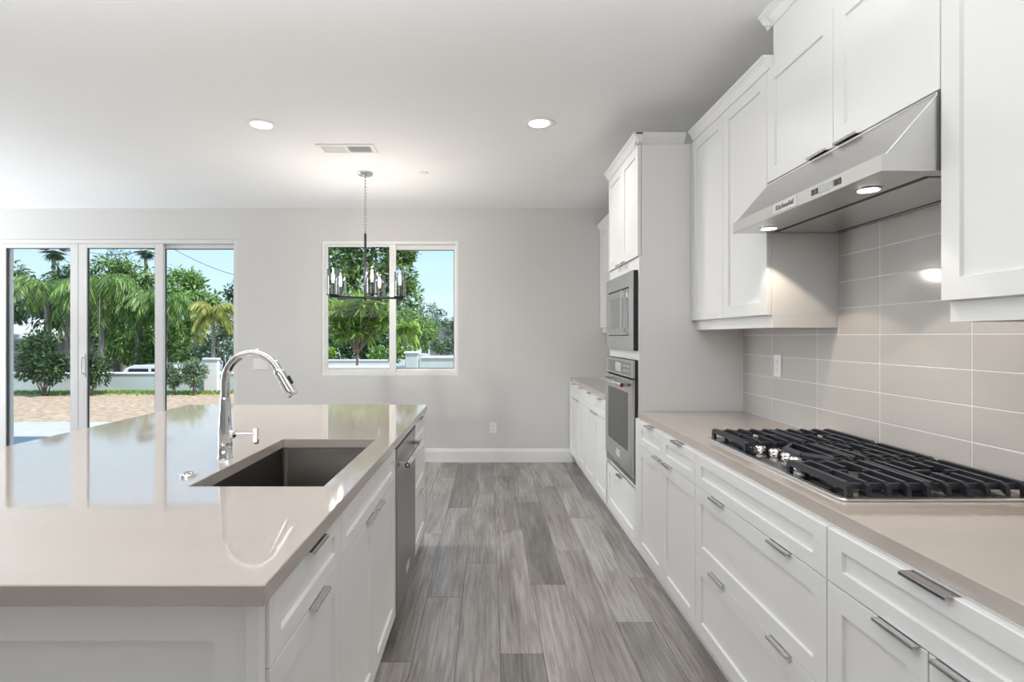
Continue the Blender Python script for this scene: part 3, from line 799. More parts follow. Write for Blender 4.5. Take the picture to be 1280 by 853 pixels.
# dishwasher
dw = thing('dishwasher', 'stainless dishwasher built into the island', 'dishwasher', (-.7, 2.73, 0))
D0, D1 = 2.429, 3.033
MB().box(-1.0, -.432, D0 + .003, D1 - .003, .10, .866).build('body', M['black'], dw)
MB().box(-.98, -.49, D0 + .003, D1 - .003, .0005, .0995).build('toe_kick', M['black'], dw)
dd = MB().box(-.431, -.404, D0 + .002, D1 - .002, .112, .860).build('door', M['dsteel'], dw, bevel=.002)
MB().box(-.429, -.4035, D0 + .002, D1 - .002, .8605, .868).build('control_strip', M['black'], dw)
hx, hz = -.362, .784
MB().lathe([(.010, 0), (.012, .003), (.012, .547), (.010, .55)], (hx, 2.455, hz), 'y', 16).build('handle', M['chrome'], dd, smooth=True)
for y in (2.475, 2.985):
    MB().box(-.4038, hx, y - .012, y + .012, hz - .010, hz + .010).build('handle_bracket', M['steel'], dd, bevel=.002)
MB().lathe([(.0121, 0), (.0121, .0014), (.010, .0022)], (hx, 2.455, hz), (Vector((1, 0, 0)), Vector((0, 0, 1)), Vector((0, -1, 0))), 16).build('medallion', M['red'], dd)
MB().lathe([(.006, 0), (.005, .0012)], (hx, 2.4528, hz), (Vector((1, 0, 0)), Vector((0, 0, 1)), Vector((0, -1, 0))), 12).build('medallion_center', M['chrome'], dd)
MB().box(-.4038, -.402, 2.69, 2.80, .195, .235).build('badge', M['badge'], dd)

# faucet
FX, FY, FZ = -.959, 2.007, .9142
fc = thing('faucet', 'tall chrome gooseneck pull-down faucet behind the island sink', 'faucet', (FX, FY, FZ))
MB().lathe([(.027, 0), (.027, .004), (.0255, .006), (.0250, .05), (.0235, .10), (.0205, .16), (.0175, .215), (.0165, .222)], (FX, FY, FZ), 'z', 28).build('base', M['chrome'], fc, smooth=True)
pth = [(FX, FY, FZ + .2225), (FX, FY, FZ + .285)]
R_ = .100; zc = FZ + .278
for k in range(0, 15):
    a = PI - k * (PI * .86) / 14
    pth.append((FX + R_ + R_ * math.cos(a), FY, zc + R_ * 1.06 * math.sin(a)))
MB().tube(pth, .0155, 16).build('spout', M['chrome'], fc, smooth=True)
p1 = Vector(pth[-1]); d = (p1 - Vector(pth[-2])).normalized()
ax = Vector((0, 1, 0)); ay = d.cross(ax)
hd_ = MB().lathe([(.0155, 0), (.018, .004), (.0185, .02), (.0215, .085), (.0220, .105), (.019, .112)], p1 + d * .0005, (ax, ay, d), 24).build('spray_head', M['chrome'], fc, smooth=True)
bt = MB(); q = p1 + d * .05 - ay * .0; o_ = Vector((d.z, 0, -d.x)) * -1
nrm = Vector((-d.z, 0, d.x))
if nrm.x < 0: nrm = -nrm
bt.prism(rrect(-.016, .016, -.007, .007, .005), lambda u, v, t: p1 + d * (.055 + u) + ax * v + nrm * t, .0175, .0255)
bt.build('button', M['black'], hd_, bevel=.001)
hl = MB(); hzz = FZ + .088
hl.lathe([(.017, 0), (.017, .012), (.013, .016), (.0055, .019), (.005, .085)], (FX + .021, FY, hzz), 'x', 18)
hl.build('handle_stem', M['chrome'], fc, smooth=True)
MB().prism(rrect(-.0105, .0105, -.036, .024, .008), lambda u, v, t: (FX + .106 + t, FY + u, hzz + v), 0, .014).build('handle', M['chrome'], fc, bevel=.002)
asw = thing('air_switch', 'small round chrome button on island counter, left of the sink', 'button', (-.955, 1.752, .9142))
MB().lathe([(.024, 0), (.024, .006), (.022, .008), (.016, .008)], (-.955, 1.752, .9142), 'z', 24).build('collar', M['chrome'], asw, smooth=True)
MB().lathe([(.0155, .0081), (.0155, .0105), (.013, .0115)], (-.955, 1.752, .9142), 'z', 24).build('button', M['pull'], asw, smooth=True)

# ------------------------------------------------------------------ ceiling fittings
def downlight(x, y, label, group, power=17):
    r = thing('recessed_light', label, 'ceiling light', (x, y, H), group)
    MB().lathe([(.100, -.0003), (.100, -.004), (.094, -.007), (.074, -.006), (.068, -.002)], (x, y, H), 'z', 32).build('trim_ring', M['plastic'], r, smooth=True)
    MB().lathe([(.067, -.0020), (.066, -.0045), (.045, -.0055)], (x, y, H), 'z', 32).build('lens', M['lens'], r, smooth=True)
    lamp('downlight', 'AREA', (x, y, H - .012), energy=power, color=(1.0, .96, .90), shape='DISK', size=.14, spread=math.radians(150))
    return r
downlight(-1.486, 3.604, 'round lit recessed ceiling light left of the ceiling vent', None)
downlight(.327, 3.577, 'round lit recessed ceiling light right of the ceiling vent', None, 6)
cv = thing('ceiling_vent', 'white rectangular two-way air vent in the ceiling', 'vent', (-1.046, 4.057, H))
vx0, vx1, vy0, vy1 = -1.246, -.834, 3.963, 4.152
fr = MB(); z0, z1 = H - .008, H - .0004
fr.box(vx0, vx1, vy0, vy0 + .03, z0, z1); fr.box(vx0, vx1, vy1 - .03, vy1, z0, z1)
fr.box(vx0, vx0 + .03, vy0 + .03, vy1 - .03, z0, z1); fr.box(vx1 - .03, vx1, vy0 + .03, vy1 - .03, z0, z1)
fr.box(-1.049, -1.031, vy0 + .03, vy1 - .03, z0, z1); fr.build('frame', M['plastic'], cv)
MB().box(vx0 + .0305, vx1 - .0305, vy0 + .031, vy1 - .031, H - .0018, H - .0006).build('duct', M['hvgrey'], cv)
for (xa, xb, tilt) in ((vx0 + .032, -1.051, 1), (-1.029, vx1 - .032, -1)):
    n = 11
    sl_ = MB()
    for k in range(n):
        x = xa + (k + .5) * (xb - xa) / n
        sl_.prism([(x - .004 * tilt, H - .0075), (x - .004 * tilt + .0012, H - .0075), (x + .004 * tilt + .0012, H - .0022), (x + .004 * tilt, H - .0022)],
                  lambda u, v, t: (u, t, v), vy0 + .031, vy1 - .031)
    sl_.build('louvers', M['plastic'], cv)
tag(MB().lathe([(.041, -.0004), (.041, -.006), (.036, -.010), (.012, -.011)], (-.554, 4.658, H), 'z', 24).build('sprinkler_cover', M['plastic'], smooth=True),
    'small round white cover plate on the ceiling right of the chandelier', 'ceiling cover')

# ------------------------------------------------------------------ chandelier
KX, KY = -1.044, 4.658
ch = thing('chandelier', 'five-arm black chandelier with clear glass shades hanging before the window', 'chandelier', (KX, KY, H))
MB().lathe([(.064, -.0004), (.064, -.012), (.058, -.022), (.015, -.026), (.010, -.040), (.004, -.044)], (KX, KY, H), 'z', 28).build('canopy', M['nickel'], ch, smooth=True)
cn = MB(); z = H - .040; i = 0
while z > 2.235:
    u = Vector((1, 0, 0)) if i % 2 else Vector((0, 1, 0))
    pts = []
    for k in range(12):
        a = 2 * PI * k / 12
        pts.append(Vector((KX, KY, z - .016)) + u * (.0085 * math.cos(a)) + Vector((0, 0, 1)) * (.017 * math.sin(a)))
    cn.tube(pts, .0024, 6, closed=True); z -= .0265; i += 1
cn.build('chain', M['nickel'], ch, smooth=True)
MB().lathe([(.003, z + .008), (.009, z - .004), (.0105, z - .012), (.0105, 1.70), (.016, 1.698), (.016, 1.672), (.006, 1.664)], (KX, KY, 0), 'z', 16).build('rod', M['fix'], ch, smooth=True)
for k in range(5):
    a = math.radians(5 + 72 * k); dx, dy = math.cos(a), math.sin(a); RR = .29
    ex, ey = KX + dx * RR, KY + dy * RR
    n_ = Vector((dx, dy, 0)); s_ = Vector((-dy, dx, 0))
    am = MB()
    am.prism([(-.009, -.008), (.009, -.008), (.009, .008), (-.009, .008)], lambda u, v, t: Vector((KX, KY, 1.684)) + n_ * t + s_ * u + Vector((0, 0, v)), .012, RR + .03)
    arm = am.build('arm', M['fix'], ch)
    MB().lathe([(.050, 1.6925), (.052, 1.695), (.052, 1.699), (.018, 1.701), (.0115, 1.703), (.0115, 1.790), (.009, 1.792)], (ex, ey, 0), 'z', 18).build('candle_holder', M['fix'], arm, smooth=True)
    MB().lathe([(.008, 1.7925), (.010, 1.802), (.0135, 1.826), (.0115, 1.852), (.007, 1.875), (.002, 1.886)], (ex, ey, 0), 'z', 16).build('bulb', M['bulb'], arm, smooth=True)
    lamp('bulb_lamp', 'POINT', (ex, ey, 1.893), energy=4.2, color=(1.0, .93, .84), shadow_soft_size=.008)
    gl = MB().lathe([(.0470, 1.6995), (.0470, 1.905), (.0445, 1.905), (.0445, 1.6995)], (ex, ey, 0), 'z', 28, caps=False)
    gl.build('glass_shade', M['shade'], arm, smooth=True)

#EXTERIOR
# ------------------------------------------------------------------ outside: yard, walls, planting, neighbours
M['conc'] = pmat('patio_concrete', (0.52, 0.50, 0.47), .9, var=.06, scale=3, bump=.2, bscale=60)
M['dirt'] = pmat('bare_dirt', (0.47, 0.34, 0.235), .95, var=.30, scale=9, bump=.8, bscale=22)
M['street'] = pmat('asphalt', (0.30, 0.30, 0.30), .9, var=.08, scale=2)
M['stucco'] = pmat('grey_stucco', (0.50, 0.57, 0.57), .9, var=.06, scale=2.5, bump=.3, bscale=40)
M['cap'] = pmat('wall_cap', (0.74, 0.74, 0.72), .85, var=.04, scale=5)
M['wstucco'] = pmat('white_stucco', (0.78, 0.77, 0.75), .9, var=.04, scale=2, bump=.3, bscale=40)
M['bark'] = pmat('bark', (0.20, 0.155, 0.115), .9, var=.3, scale=9, stretch=(4, 4, 1), bump=.5)
M['pbark'] = pmat('palm_trunk', (0.26, 0.22, 0.18), .9, var=.25, scale=6, stretch=(1, 1, 8), bump=.5)
M['roof'] = pmat('pale_roof', (0.56, 0.53, 0.48), .85, var=.12, scale=4, stretch=(6, 1, 1))
M['hwall'] = pmat('house_wall', (0.36, 0.30, 0.26), .85, var=.05, scale=2)
M['droof'] = pmat('dark_roof', (0.10, 0.09, 0.085), .9, var=.2, scale=8)
M['carw'] = pmat('white_car_paint', (0.80, 0.81, 0.82), .15, var=.01, coat=.6)
M['carg'] = pmat('car_glass', (0.03, 0.035, 0.04), .06, var=.05)
M['tyre'] = pmat('tyre', (0.02, 0.02, 0.02), .8, var=.1)
M['wire'] = pmat('cable', (0.05, 0.05, 0.05), .7, var=.05)
L_ = {
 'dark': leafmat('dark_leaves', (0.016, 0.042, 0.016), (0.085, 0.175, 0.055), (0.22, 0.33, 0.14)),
 'mid': leafmat('green_leaves', (0.035, 0.09, 0.016), (0.22, 0.36, 0.075), (0.45, 0.58, 0.22)),
 'light': leafmat('light_leaves', (0.08, 0.19, 0.035), (0.34, 0.50, 0.13), (0.62, 0.70, 0.36)),
 'palm': leafmat('palm_leaflets', (0.045, 0.12, 0.022), (0.25, 0.41, 0.085), (0.58, 0.68, 0.36)),
 'yellow': leafmat('yellow_leaflets', (0.16, 0.22, 0.04), (0.50, 0.50, 0.12), (0.74, 0.62, 0.26)),
 'lime': leafmat('lime_leaves', (0.10, 0.24, 0.03), (0.42, 0.60, 0.12), (0.78, 0.74, 0.20)),
 'grey': leafmat('greygreen_leaves', (0.09, 0.14, 0.075), (0.28, 0.38, 0.21), (0.52, 0.58, 0.42)),
 'grass': leafmat('grass_blades', (0.09, 0.20, 0.03), (0.32, 0.50, 0.10), (0.5, 0.56, 0.2)),
}
rx = random.Random(11)
def at(px, py, d): return Vector(((px - 611) * d / 689, d, 1.357 + (421 - py) * d / 689))
GZ = -.12; LZ = -1.35     # yard level, street level beyond the wall

ss(MB().box(-30, 12, YB + T, 9.55, GZ - .2, GZ).build('patio', M['conc']))
def terrain(name, x0, x1, y0, y1, z0, z1, nx, ny, amp, mat):
    mb = MB(); vs = []; fs = []
    for j in range(ny + 1):
        for i in range(nx + 1):
            t = j / ny
            vs.append((x0 + (x1 - x0) * i / nx, y0 + (y1 - y0) * t, z0 + (z1 - z0) * t + rx.uniform(-amp, amp)))
    for j in range(ny):
        for i in range(nx):
            a = j * (nx + 1) + i; fs.append((a, a + 1, a + nx + 2, a + nx + 1))
    mb.add(vs, fs); o = mb.build(name, mat, smooth=False); return ss(o)
terrain('yard', -30, 12, 9.55, 14.75, GZ - .03, GZ + .02, 150, 30, .018, M['dirt'])
terrain('street', -60, 40, 14.9, 70, LZ, LZ + .2, 20, 12, .0, M['street'])

def garden_wall(name, label, boxes, mat, caps):
    r = thing(name, label, 'garden wall', (boxes[0][0], boxes[0][2], GZ))
    for bx in boxes: MB().box(*bx).build('wall_body', mat, r, bevel=.01)
    for bx in caps: MB().box(*bx).build('cap', M['cap'], r, bevel=.01)
    return r
garden_wall('garden_wall', 'low grey stucco garden wall along the dirt yard, seen through the sliding door',
            [(-26, -6.0, 14.55, 14.8, LZ, .36)], M['stucco'], [(-26, -7.48, 14.52, 14.83, .361, .405), (-7.06, -6.0, 14.52, 14.83, .361, .405)])
garden_wall('wall_pillar', 'square stucco pillar with pale cap standing in the low garden wall',
            [(-7.45, -7.09, 14.40, 14.53, LZ, .74)], M['wstucco'], [(-7.48, -7.06, 14.37, 14.53, .741, .80)])
garden_wall('garden_wall', 'grey stucco wall with white cap at the foot of the window, left portion',
            [(-4.6, -1.62, 12.0, 12.2, LZ, .66)], M['stucco'], [(-4.6, -1.62, 11.97, 12.23, .661, .71)])
garden_wall('garden_wall', 'white stucco wall behind the small mango-like tree, seen through the window',
            [(-6.4, -2.7, 17.0, 17.25, LZ, .60), (-2.69, -1.9, 17.0, 17.25, LZ, .78)], M['wstucco'], [(-6.4, -2.7, 16.97, 17.28, .601, .64), (-2.69, -1.9, 16.97, 17.28, .781, .82)])
garden_wall('wall_pillar', 'blue-grey stucco pillar at the end of the wall, right half of the window',
            [(-1.80, -1.53, 11.85, 12.19, LZ, .99)], M['stucco'], [(-1.83, -1.50, 11.82, 12.22, .991, 1.03)])
garden_wall('garden_wall', 'taller blue-grey stucco wall with white cap, lower right of the window',
            [(-1.49, 3.0, 12.0, 12.2, LZ, .88)], M['stucco'], [(-1.49, 3.0, 11.97, 12.23, .881, .935)])

def leaf(mb, p, d, n, L, wd, fold=.0):
    d = d.normalized(); s = d.cross(n)
    if s.length < 1e-4: s = d.orthogonal()
    s.normalize(); n = s.cross(d)
    mid = p + d * (L * .45)
    mb.add([p, mid + s * (wd / 2) + n * fold, p + d * L, mid - s * (wd / 2) + n * fold], [(0, 1, 2, 3)])
def rv(): 
    while True:
        v = Vector((rx.uniform(-1, 1), rx.uniform(-1, 1), rx.uniform(-1, 1)))
        if .05 < v.length < 1: return v
def blob(mb, c, r, n, L, wd, droop=.25, shell=.45):
    c = Vector(c)
    for _ in range(n):
        u = rv().normalized(); k = shell + (1 - shell) * rx.random() ** .6
        p = c + Vector((u.x * r[0] * k, u.y * r[1] * k, u.z * r[2] * k))
        d = (u * .7 + rv() * .8 + Vector((0, 0, -droop))); nn = (u + rv() * .7 + Vector((0, 0, .5)))
        f = rx.uniform(.6, 1.25)
        leaf(mb, p, d, nn.normalized(), L * f, wd * f)
def limb(mb, a, b, r0, r1, wob=.06, n=5):
    a, b = Vector(a), Vector(b); P = []
    for i in range(n + 1):
        t = i / n; w_ = wob * (b - a).length * math.sin(PI * t)
        P.append(a.lerp(b, t) + Vector((rx.uniform(-1, 1), rx.uniform(-1, 1), 0)) * w_ * .5)
    mb.tube(P, [r0 + (r1 - r0) * i / n for i in range(n + 1)], 7)

def tree(name, label, base, blobs, leafk, n, L, wd, tr=.12, group=None, cat='tree', droop=.25, shell=.4):
    base = Vector(base)
    r = thing(name, label, cat, base, group)
    tk = MB(); big = max(blobs, key=lambda q: q[1][2] * q[1][0]); c0 = Vector(big[0])
    fork = Vector((base.x * .6 + c0.x * .4, base.y * .6 + c0.y * .4, base.z + (c0.z - base.z) * .45))
    limb(tk, base, fork, tr, tr * .75)
    for c, rr in blobs: limb(tk, fork, Vector(c) + Vector((0, 0, rr[2] * .3)), tr * .6, tr * .12)
    tk.build('trunk', M['bark'], r, smooth=True)
    cr = MB(); tot = sum(q[1][0] * q[1][2] + .05 for q in blobs)
    for c, rr in blobs:
        m_ = int(n * (rr[0] * rr[2] + .05) / tot)
        blob(cr, c, [q * .86 for q in rr], int(m_ * .5), L, wd, droop, shell)
        for _ in range(9):
            u = rv().normalized(); k_ = rx.uniform(.22, .42)
            blob(cr, (c[0] + u.x * rr[0] * .85, c[1] + u.y * rr[1] * .85, c[2] + u.z * rr[2] * .85), [q * k_ for q in rr], int(m_ * .055), L, wd, droop, .2)
    cr.build('foliage', L_[leafk], r, recalc=False)
    return r

def frond(mb, stem, base, az, L, rise, drop, nl=26, ll=.5, lw=.035):
    out = Vector((math.cos(az), math.sin(az), 0)); P = []
    for i in range(13):
        t = i / 12
        P.append(base + out * (L * (t * .95 - .12 * t * t)) + Vector((0, 0, rise * t * 1.6 - (rise * .6 + drop) * t * t)))
    stem.tube(P, [.022 * (1 - t / 14) for t in range(13)], 5)
    for k in range(nl):
        t = .12 + .88 * k / (nl - 1); f = t * 12; i = min(int(f), 11); p = P[i].lerp(P[i + 1], f - i)
        d = (P[i + 1] - P[i]).normalized(); s = d.cross(Vector((0, 0, 1))).normalized()
        l = ll * (math.sin(PI * min(1, t * .85 + .12)) * .8 + .25)
        for sg in (-1, 1):
            dd = (s * sg * .6 + d * .5 + Vector((0, 0, -.75)) + rv() * .22)
            leaf(mb, p, dd, Vector((0, 0, 1)) + s * sg * .6 + rv() * .5, l * rx.uniform(.75, 1.15), lw)
def palm(name, label, base, top, nf, L, leafk='palm', tr=.12, rise=.9, drop=1.0, ll=.55, lw=.04, group=None, nl=26):
    base, top = Vector(base), Vector(top)
    r = thing(name, label, 'palm tree', base, group)
    tk = MB(); limb(tk, base, top, tr, tr * .8, .03, 8); tk.build('trunk', M['pbark'], r, smooth=True)
    lf, st = MB(), MB()
    for k in range(nf):
        az = 2 * PI * (k * .381966) + rx.uniform(-.2, .2); q = rx.random()
        frond(lf, st, top, az, L * rx.uniform(.8, 1.1), rise * (1.15 - .9 * q), drop * (.55 + .75 * q), nl, ll, lw)
    st.build('frond_stem', L_[leafk], r, smooth=True); lf.build('fronds', L_[leafk], r, recalc=False)
    return r
def fanpalm(label, base, top, R):
    r = thing('fan_palm', label, 'palm tree', base)
    tk = MB(); limb(tk, base, top, .17, .14, .010, 10); tk.build('trunk', M['pbark'], r, smooth=True)
    lf = MB(); top = Vector(top)
    for k in range(40):
        u = rv().normalized(); u.z = u.z * .8 + .05
        c = top + u * R * .28
        s = u.cross(Vector((0, 0, 1))); s = s.normalized() if s.length > .05 else Vector((1, 0, 0)); up = s.cross(u)
        for j in range(9):
            a = (j - 4) * .30
            d = u * math.cos(a) + s * math.sin(a) + Vector((0, 0, -.25))
            leaf(lf, c, d + u * .6, up + Vector((0, 0, .2)), R * .75, .13)
    lf.build('fronds', L_['dark'], r, recalc=False)
    return r

def bl(px, py, d, rpx, rpz=None, ry=None):
    k = d / 689; return (at(px, py, d), (rpx * k, ry or rpx * k * .8, (rpz or rpx) * k))
def ground(px, d, z=LZ): v = at(px, 421, d); return (v.x, v.y, z)

# far fan palms
fanpalm('tall thin fan palm against the sky, through the leftmost pane of the sliding door', ground(67, 48), at(67, 313, 48), 1.25)
fanpalm('tall thin fan palm against the sky, through the middle pane of the sliding door', ground(182, 52), at(182, 313, 52), 1.2)
# neighbour's house, left
hs_ = thing('neighbor_house', 'low neighbor house with pale roof behind the yard wall, far left', 'house', ground(20, 28))
x0, x1, y0, y1 = -31, -21.7, 27.0, 33.0
MB().box(x0, x1, y0, y1, LZ, 1.15).build('house_wall', M['hwall'], hs_)
MB().prism([(y0 - .7, 1.16), (y0 - .7, 1.30), ((y0 + y1) / 2, 2.25), (y1 + .7, 1.30), (y1 + .7, 1.16)], lambda u, v, t: (t, u, v), x0 - .5, x1 + .55).build('house_roof', M['roof'], hs_)
for xa in (-24.9, -29.2):
    f = frame_ring(MB(), xa, xa + 1.5, -.35, .85, y0 - .06, y0 - .002, .06, .06, .06, .06).build('house_window', M['trim'], hs_)
    MB().box(xa + .06, xa + 1.44, y0 - .03, y0 - .022, -.29, .79).build('pane', M['carg'], f)
gar = thing('garage', 'plain taupe garage wall showing between the shrubs outside', 'house', ground(130, 30))
MB().box(-20.9, -18.6, 31.0, 35, LZ, .85).build('garage_wall', M['hwall'], gar)
MB().box(-21.1, -18.3, 30.7, 35.3, .855, 1.0).build('garage_roof', M['droof'], gar)
h2 = thing('neighbor_house', 'dark roofed neighbor house half hidden by hedges, right of the window', 'house', ground(565, 28))
MB().box(-3.0, 6.0, 28, 34, LZ, 1.05).build('house_wall', M['wstucco'], h2)
MB().prism([(27.3, 1.055), (27.3, 1.22), (31, 1.9), (34.7, 1.22), (34.7, 1.055)], lambda u, v, t: (t, u, v), -3.4, 6.4).build('house_roof', M['droof'], h2)

# parked car
car = thing('car', 'white car parked beyond the low garden wall', 'car', (-11.0, 19.5, LZ))
cx, cy, cz = -12.9, 18.7, LZ
body = [(0, .32), (0, .75), (.15, 1.0), (.10, 1.02), (.55, 1.62), (.85, 1.74), (2.6, 1.74), (3.3, 1.10), (4.4, .98), (4.55, .7), (4.55, .32)]
MB().prism(body, lambda u, v, t: (cx + u, cy + t, cz + v), 0, 1.8).build('car_body', M['carw'], car, bevel=.05)
for ya in (-.006, 1.801):
    for (ua, ub) in ((.42, 1.35), (1.45, 2.35)):
        MB().prism([(ua + (.0 if ua > 1 else .02), 1.10), (ub, 1.10), (ub, 1.62), (ua + (.0 if ua > 1 else .28), 1.62)], lambda u, v, t: (cx + u, cy + ya + t, cz + v), 0, .005).build('side_window', M['carg'], car)
MB().prism([(.16, 1.08), (.50, 1.56), (.47, 1.57), (.12, 1.09)], lambda u, v, t: (cx + u - .012, cy + t, cz + v), .15, 1.65).build('rear_window', M['carg'], car)
for u in (.85, 3.65):
    for y in (-.01, 1.61):
        wv = MB().lathe([(.2, 0), (.34, 0), (.34, .2), (.2, .2)], (cx + u, cy + y, cz + .34), 'y', 20).build('wheel', M['tyre'], car, smooth=True)

# trees seen through the sliding door
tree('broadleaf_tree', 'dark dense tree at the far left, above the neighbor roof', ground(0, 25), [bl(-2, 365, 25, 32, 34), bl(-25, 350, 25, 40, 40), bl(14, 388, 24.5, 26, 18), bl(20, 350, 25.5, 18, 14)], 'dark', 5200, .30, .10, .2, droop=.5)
palm('feather_palm', 'bright feather palm arching over the neighbor roof', ground(58, 23), at(58, 358, 23), 28, 1.75, 'palm', .14, .9, 1.25, ll=.6, nl=44)
palm('feather_palm', 'feather palm with drooping fronds left of the middle pane', ground(82, 24), at(88, 362, 24), 26, 1.8, 'palm', .14, .9, 2.0, ll=.8, nl=44)
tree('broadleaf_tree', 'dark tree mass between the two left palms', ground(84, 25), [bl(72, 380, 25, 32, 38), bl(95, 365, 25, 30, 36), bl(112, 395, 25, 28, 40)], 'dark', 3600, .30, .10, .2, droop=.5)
tree('broadleaf_tree', 'large dense green tree filling the middle door pane', ground(150, 26), [bl(140, 345, 26, 30, 26), bl(170, 360, 26, 34, 40), bl(135, 395, 25.5, 36, 45), bl(185, 400, 25.5, 30, 50), bl(165, 432, 25, 36, 26)], 'mid', 7500, .30, .10, .22, droop=.6)
palm('feather_palm', 'feather palm with pale hanging fronds in the middle door pane', ground(128, 22), at(126, 352, 22), 32, 1.8, 'palm', .13, .8, 2.1, ll=.8, nl=44)
palm('feather_palm', 'darker feather palm beside the second door stile', ground(172, 23), at(174, 372, 23), 30, 1.8, 'palm', .13, .9, 2.1, ll=.8, nl=44)
tree('bare_tree', 'thin bare twiggy tree rising above the middle pane palms', ground(152, 29), [bl(150, 318, 29, 15, 12), bl(138, 326, 29, 10, 10)], 'dark', 260, .22, .05, .07)
tree('broadleaf_tree', 'airy light green tree in the right door pane', ground(232, 26), [bl(215, 360, 26, 20, 26), bl(238, 365, 26, 26, 22), bl(255, 385, 26, 22, 20), bl(240, 350, 26.5, 10, 14), bl(222, 395, 25, 26, 30)], 'light', 4600, .27, .09, .18, droop=.4)
palm('feather_palm', 'green feather palm at the left edge of the right door pane', ground(206, 22), at(206, 378, 22), 24, 1.5, 'palm', .12, 1.0, 1.6, ll=.7, nl=38)
palm('feather_palm', 'golden yellow palm in the right door pane', ground(268, 21), at(266, 388, 21), 26, 1.05, 'yellow', .08, .7, 1.2, ll=.5, nl=30)
tree('broadleaf_tree', 'round deep green tree low in the right door pane', ground(228, 22.5), [bl(232, 438, 22.5, 30, 20), bl(205, 432, 23, 22, 24), bl(180, 445, 23, 24, 18), bl(256, 412, 23, 22, 22)], 'mid', 3600, .18, .07, .1)
tree('broadleaf_tree', 'grey-green tree below the golden palm', ground(278, 22), [bl(280, 432, 22, 22, 20), bl(262, 440, 21.8, 16, 16), bl(296, 425, 22, 18, 24)], 'grey', 2600, .17, .05, .09)
tree('broadleaf_tree', 'dark slim tree at the right edge of the right door pane', ground(296, 27), [bl(300, 372, 27, 16, 26), bl(302, 405, 27, 16, 20)], 'dark', 1200, .24, .08, .12)

def shrub(name, label, base, blobs, leafk, n, L, wd):
    r = thing(name, label, 'shrub', base)
    st = MB()
    for c, rr in blobs:
        for _ in range(2): limb(st, Vector(base) + Vector((rx.uniform(-.05, .05), rx.uniform(-.05, .05), 0)), Vector(c) + Vector((rx.uniform(-.1, .1), rx.uniform(-.1, .1), rr[2] * .4)), .018, .005, n=4)
    st.build('stems', M['bark'], r, smooth=True)
    cr = MB(); tot = sum(q[1][0] * q[1][2] for q in blobs)
    for c, rr in blobs:
        m_ = int(n * rr[0] * rr[2] / tot)
        blob(cr, c, [q * .8 for q in rr], int(m_ * .5), L, wd, .0, .3)
        for _ in range(9):
            u = rv().normalized(); u.z = u.z * .8 + .2; k_ = rx.uniform(.2, .45)
            blob(cr, (c[0] + u.x * rr[0] * .85, c[1] + u.y * rr[1] * .8, c[2] + u.z * rr[2] * .9), [q * k_ for q in rr], int(m_ * .055), L, wd, -.2, .1)
    cr.build('foliage', L_[leafk], r, recalc=False); return r
def gy(px, d): v = at(px, 421, d); return (v.x, v.y, GZ)
shrub('shrub', 'big dark green shrub before the wall in the leftmost door pane', gy(56, 13.6), [bl(52, 448, 13.6, 26, 28), bl(66, 462, 13.6, 24, 22), bl(40, 462, 13.6, 20, 20), bl(55, 430, 13.6, 18, 16)], 'dark', 4200, .11, .05)
shrub('shrub', 'open dark green shrub just right of the first door stile', gy(112, 13.7), [bl(108, 462, 13.7, 20, 24), bl(124, 468, 13.7, 18, 18)], 'dark', 1500, .11, .05)
shrub('shrub', 'grey-green shrub before the wall, left part of the right door pane', gy(217, 13.8), [bl(216, 472, 13.8, 11, 15)], 'grey', 750, .10, .045)
shrub('shrub', 'grey-green shrub before the wall, near the white pillar', gy(244, 13.8), [bl(243, 470, 13.8, 15, 17), bl(240, 458, 13.8, 8, 10)], 'grey', 1100, .10, .045)

# grass strip at the foot of the wall
gs = MB()
for _ in range(5200):
    x = rx.uniform(-15, -6.3); y = 14.5 - abs(rx.gauss(0, .28)) - .03
    if 13.2 > y: continue
    p = Vector((x, y, GZ - .02)); d = Vector((rx.uniform(-.5, .5), rx.uniform(-.5, .5), 1))
    leaf(gs, p, d, Vector((0, -1, .3)), rx.uniform(.05, .14), .022)
go = gs.build('grass', L_['grass'], recalc=False); tag(go, 'strip of bright green weeds along the foot of the wall', 'grass', kind='stuff')

# trees seen through the window
tree('broadleaf_tree', 'huge leafy shade tree filling the top of the window', ground(455, 27),
     [bl(430, 325, 27, 34, 34), bl(465, 315, 27, 36, 36), bl(495, 345, 27, 30, 34), bl(508, 375, 27, 24, 24), bl(445, 360, 26.5, 36, 26), bl(410, 355, 27, 24, 34), bl(500, 312, 27, 22, 18), bl(470, 285, 27, 40, 22), bl(425, 290, 27, 34, 20)], 'mid', 9500, .30, .12, .35, droop=.3, shell=.5)
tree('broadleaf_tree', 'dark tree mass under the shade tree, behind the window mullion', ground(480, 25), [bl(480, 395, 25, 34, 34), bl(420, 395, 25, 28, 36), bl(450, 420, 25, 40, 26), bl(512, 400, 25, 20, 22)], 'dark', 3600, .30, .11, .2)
def clump_tree(name, label, base, cl, leafk, tr):
    """rosettes of long drooping leaves on thin branches"""
    r = thing(name, label, 'tree', base); base = Vector(base)
    tk = MB(); cen = sum((Vector(c) for c, _, _ in cl), Vector()) / len(cl); fork = Vector((base.x, base.y, base.z + (cen.z - base.z) * .6))
    limb(tk, base, fork, tr, tr * .7)
    for c, _, _ in cl: limb(tk, fork, c, tr * .5, tr * .2)
    tk.build('trunk', M['bark'], r, smooth=True)
    lf = MB()
    for c, L, n in cl:
        for _ in range(n):
            u = rv().normalized(); u.z = u.z * .6 + .25
            p = Vector(c) + u * L * .12
            q = leaf(lf, p, u + Vector((0, 0, -.28)), Vector((0, 0, 1)) + rv() * .4, L * rx.uniform(.6, 1.1), L * .13)
    lf.build('foliage', L_[leafk], r, recalc=False); return r
cl = []
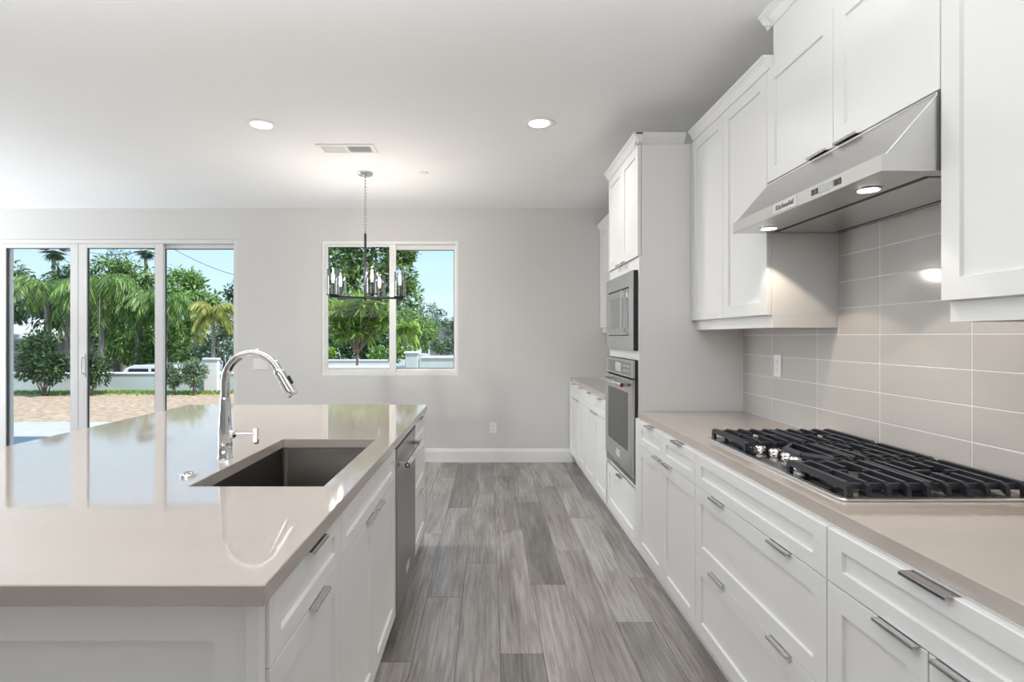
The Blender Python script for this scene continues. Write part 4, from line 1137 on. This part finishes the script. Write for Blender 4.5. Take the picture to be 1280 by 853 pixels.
for (px, py, n) in ((425, 402, 70), (438, 392, 70), (452, 398, 80), (466, 388, 70), (476, 402, 80), (430, 418, 70), (446, 412, 90), (462, 415, 80), (470, 378, 60), (440, 378, 60), (424, 384, 60), (456, 380, 60), (482, 392, 60), (418, 396, 50)):
    cl.append((at(px + rx.uniform(-2, 2), py, 14.3 + rx.uniform(-.35, .35)), rx.uniform(.36, .50), int(n * 2.2)))
clump_tree('ornamental_tree', 'small lime tipped tree with one thin trunk before the window wall', at(447, 470, 14.3) * 1.0 - Vector((0, 0, .9)), cl, 'lime', .045)
tree('broadleaf_tree', 'mid green tree just right of the window mullion', ground(515, 21), [bl(510, 405, 21, 20, 22), bl(528, 415, 21, 18, 24), bl(500, 428, 20.5, 16, 16)], 'light', 2400, .18, .06, .08)
palm('feather_palm', 'young yellow-green palm right of the window mullion', ground(505, 19), at(506, 412, 19), 20, .7, 'lime', .05, .6, .8, ll=.36, nl=26)
tree('broadleaf_tree', 'grey-green wispy tree in the middle of the right window pane', ground(532, 24), [bl(533, 392, 24, 12, 14), bl(538, 412, 24, 16, 18), bl(524, 420, 23.5, 16, 18)], 'grey', 1900, .18, .05, .08)
tree('broadleaf_tree', 'small dark conical tree against the sky, right window pane', ground(550, 40), [bl(550, 398, 40, 11, 14), bl(548, 412, 40, 14, 12)], 'dark', 1000, .24, .09, .1)
tree('broadleaf_tree', 'pale olive tree beside the dark neighbor roof', ground(566, 25), [bl(566, 412, 25, 14, 10), bl(578, 405, 25, 18, 16)], 'grey', 1300, .18, .06, .1)
shrub('shrub', 'rounded clipped hedge bush behind the taller wall, lower right of window', ground(556, 16), [bl(556, 434, 16, 16, 12), bl(574, 432, 16, 16, 14)], 'grey', 2000, .10, .05)
shrub('shrub', 'leafy green bush beside the pillar, behind the window mullion', ground(496, 15.5), [bl(492, 445, 15.5, 9, 11), bl(508, 442, 15.5, 10, 8)], 'light', 800, .10, .05)
shrub('shrub', 'long dark hedge behind the white wall, left half of the window', ground(440, 20), [bl(px_, 436 + (px_ % 7), 20, 15, 15) for px_ in (408, 424, 441, 458, 476, 492)], 'dark', 2600, .15, .07)
shrub('shrub', 'bright green bush behind the white wall, left window pane', ground(474, 18), [bl(472, 446, 18, 13, 11)], 'light', 700, .12, .06)
shrub('shrub', 'yellow-green bush in the lower left corner of the window', ground(412, 18), [bl(411, 443, 18, 9, 10)], 'lime', 400, .12, .06)

# overhead cable on its poles
def upole(label, px, py):
    r = thing('utility_pole', label, 'utility pole', ground(px, 40)); t_ = at(px, py, 40)
    MB().lathe([(.11, LZ), (.08, t_.z + .25)], (t_.x, t_.y, 0), 'z', 12).build('pole', M['bark'], r, smooth=True)
    MB().box(t_.x - .6, t_.x + .6, t_.y - .06, t_.y + .06, t_.z - .12, t_.z - .02).build('crossarm', M['bark'], r)
    return t_
q0 = upole('wooden utility pole behind the stile between the left door panes', 93, 312)
q1 = upole('wooden utility pole at the left edge of the right door pane', 207, 306)
q2 = upole('wooden utility pole hidden beyond the wall between door and window', 330, 352)
wp = [q0.lerp(q1, t / 10) - Vector((0, 0, .55 * math.sin(PI * t / 10))) for t in range(11)] + [q1.lerp(q2, t / 10) - Vector((0, 0, .4 * math.sin(PI * t / 10))) for t in range(1, 11)]
tag(MB().tube(wp, .020, 6).build('overhead_cable', M['wire']), 'thin dark utility cable crossing the sky beyond the sliding door', 'cable')
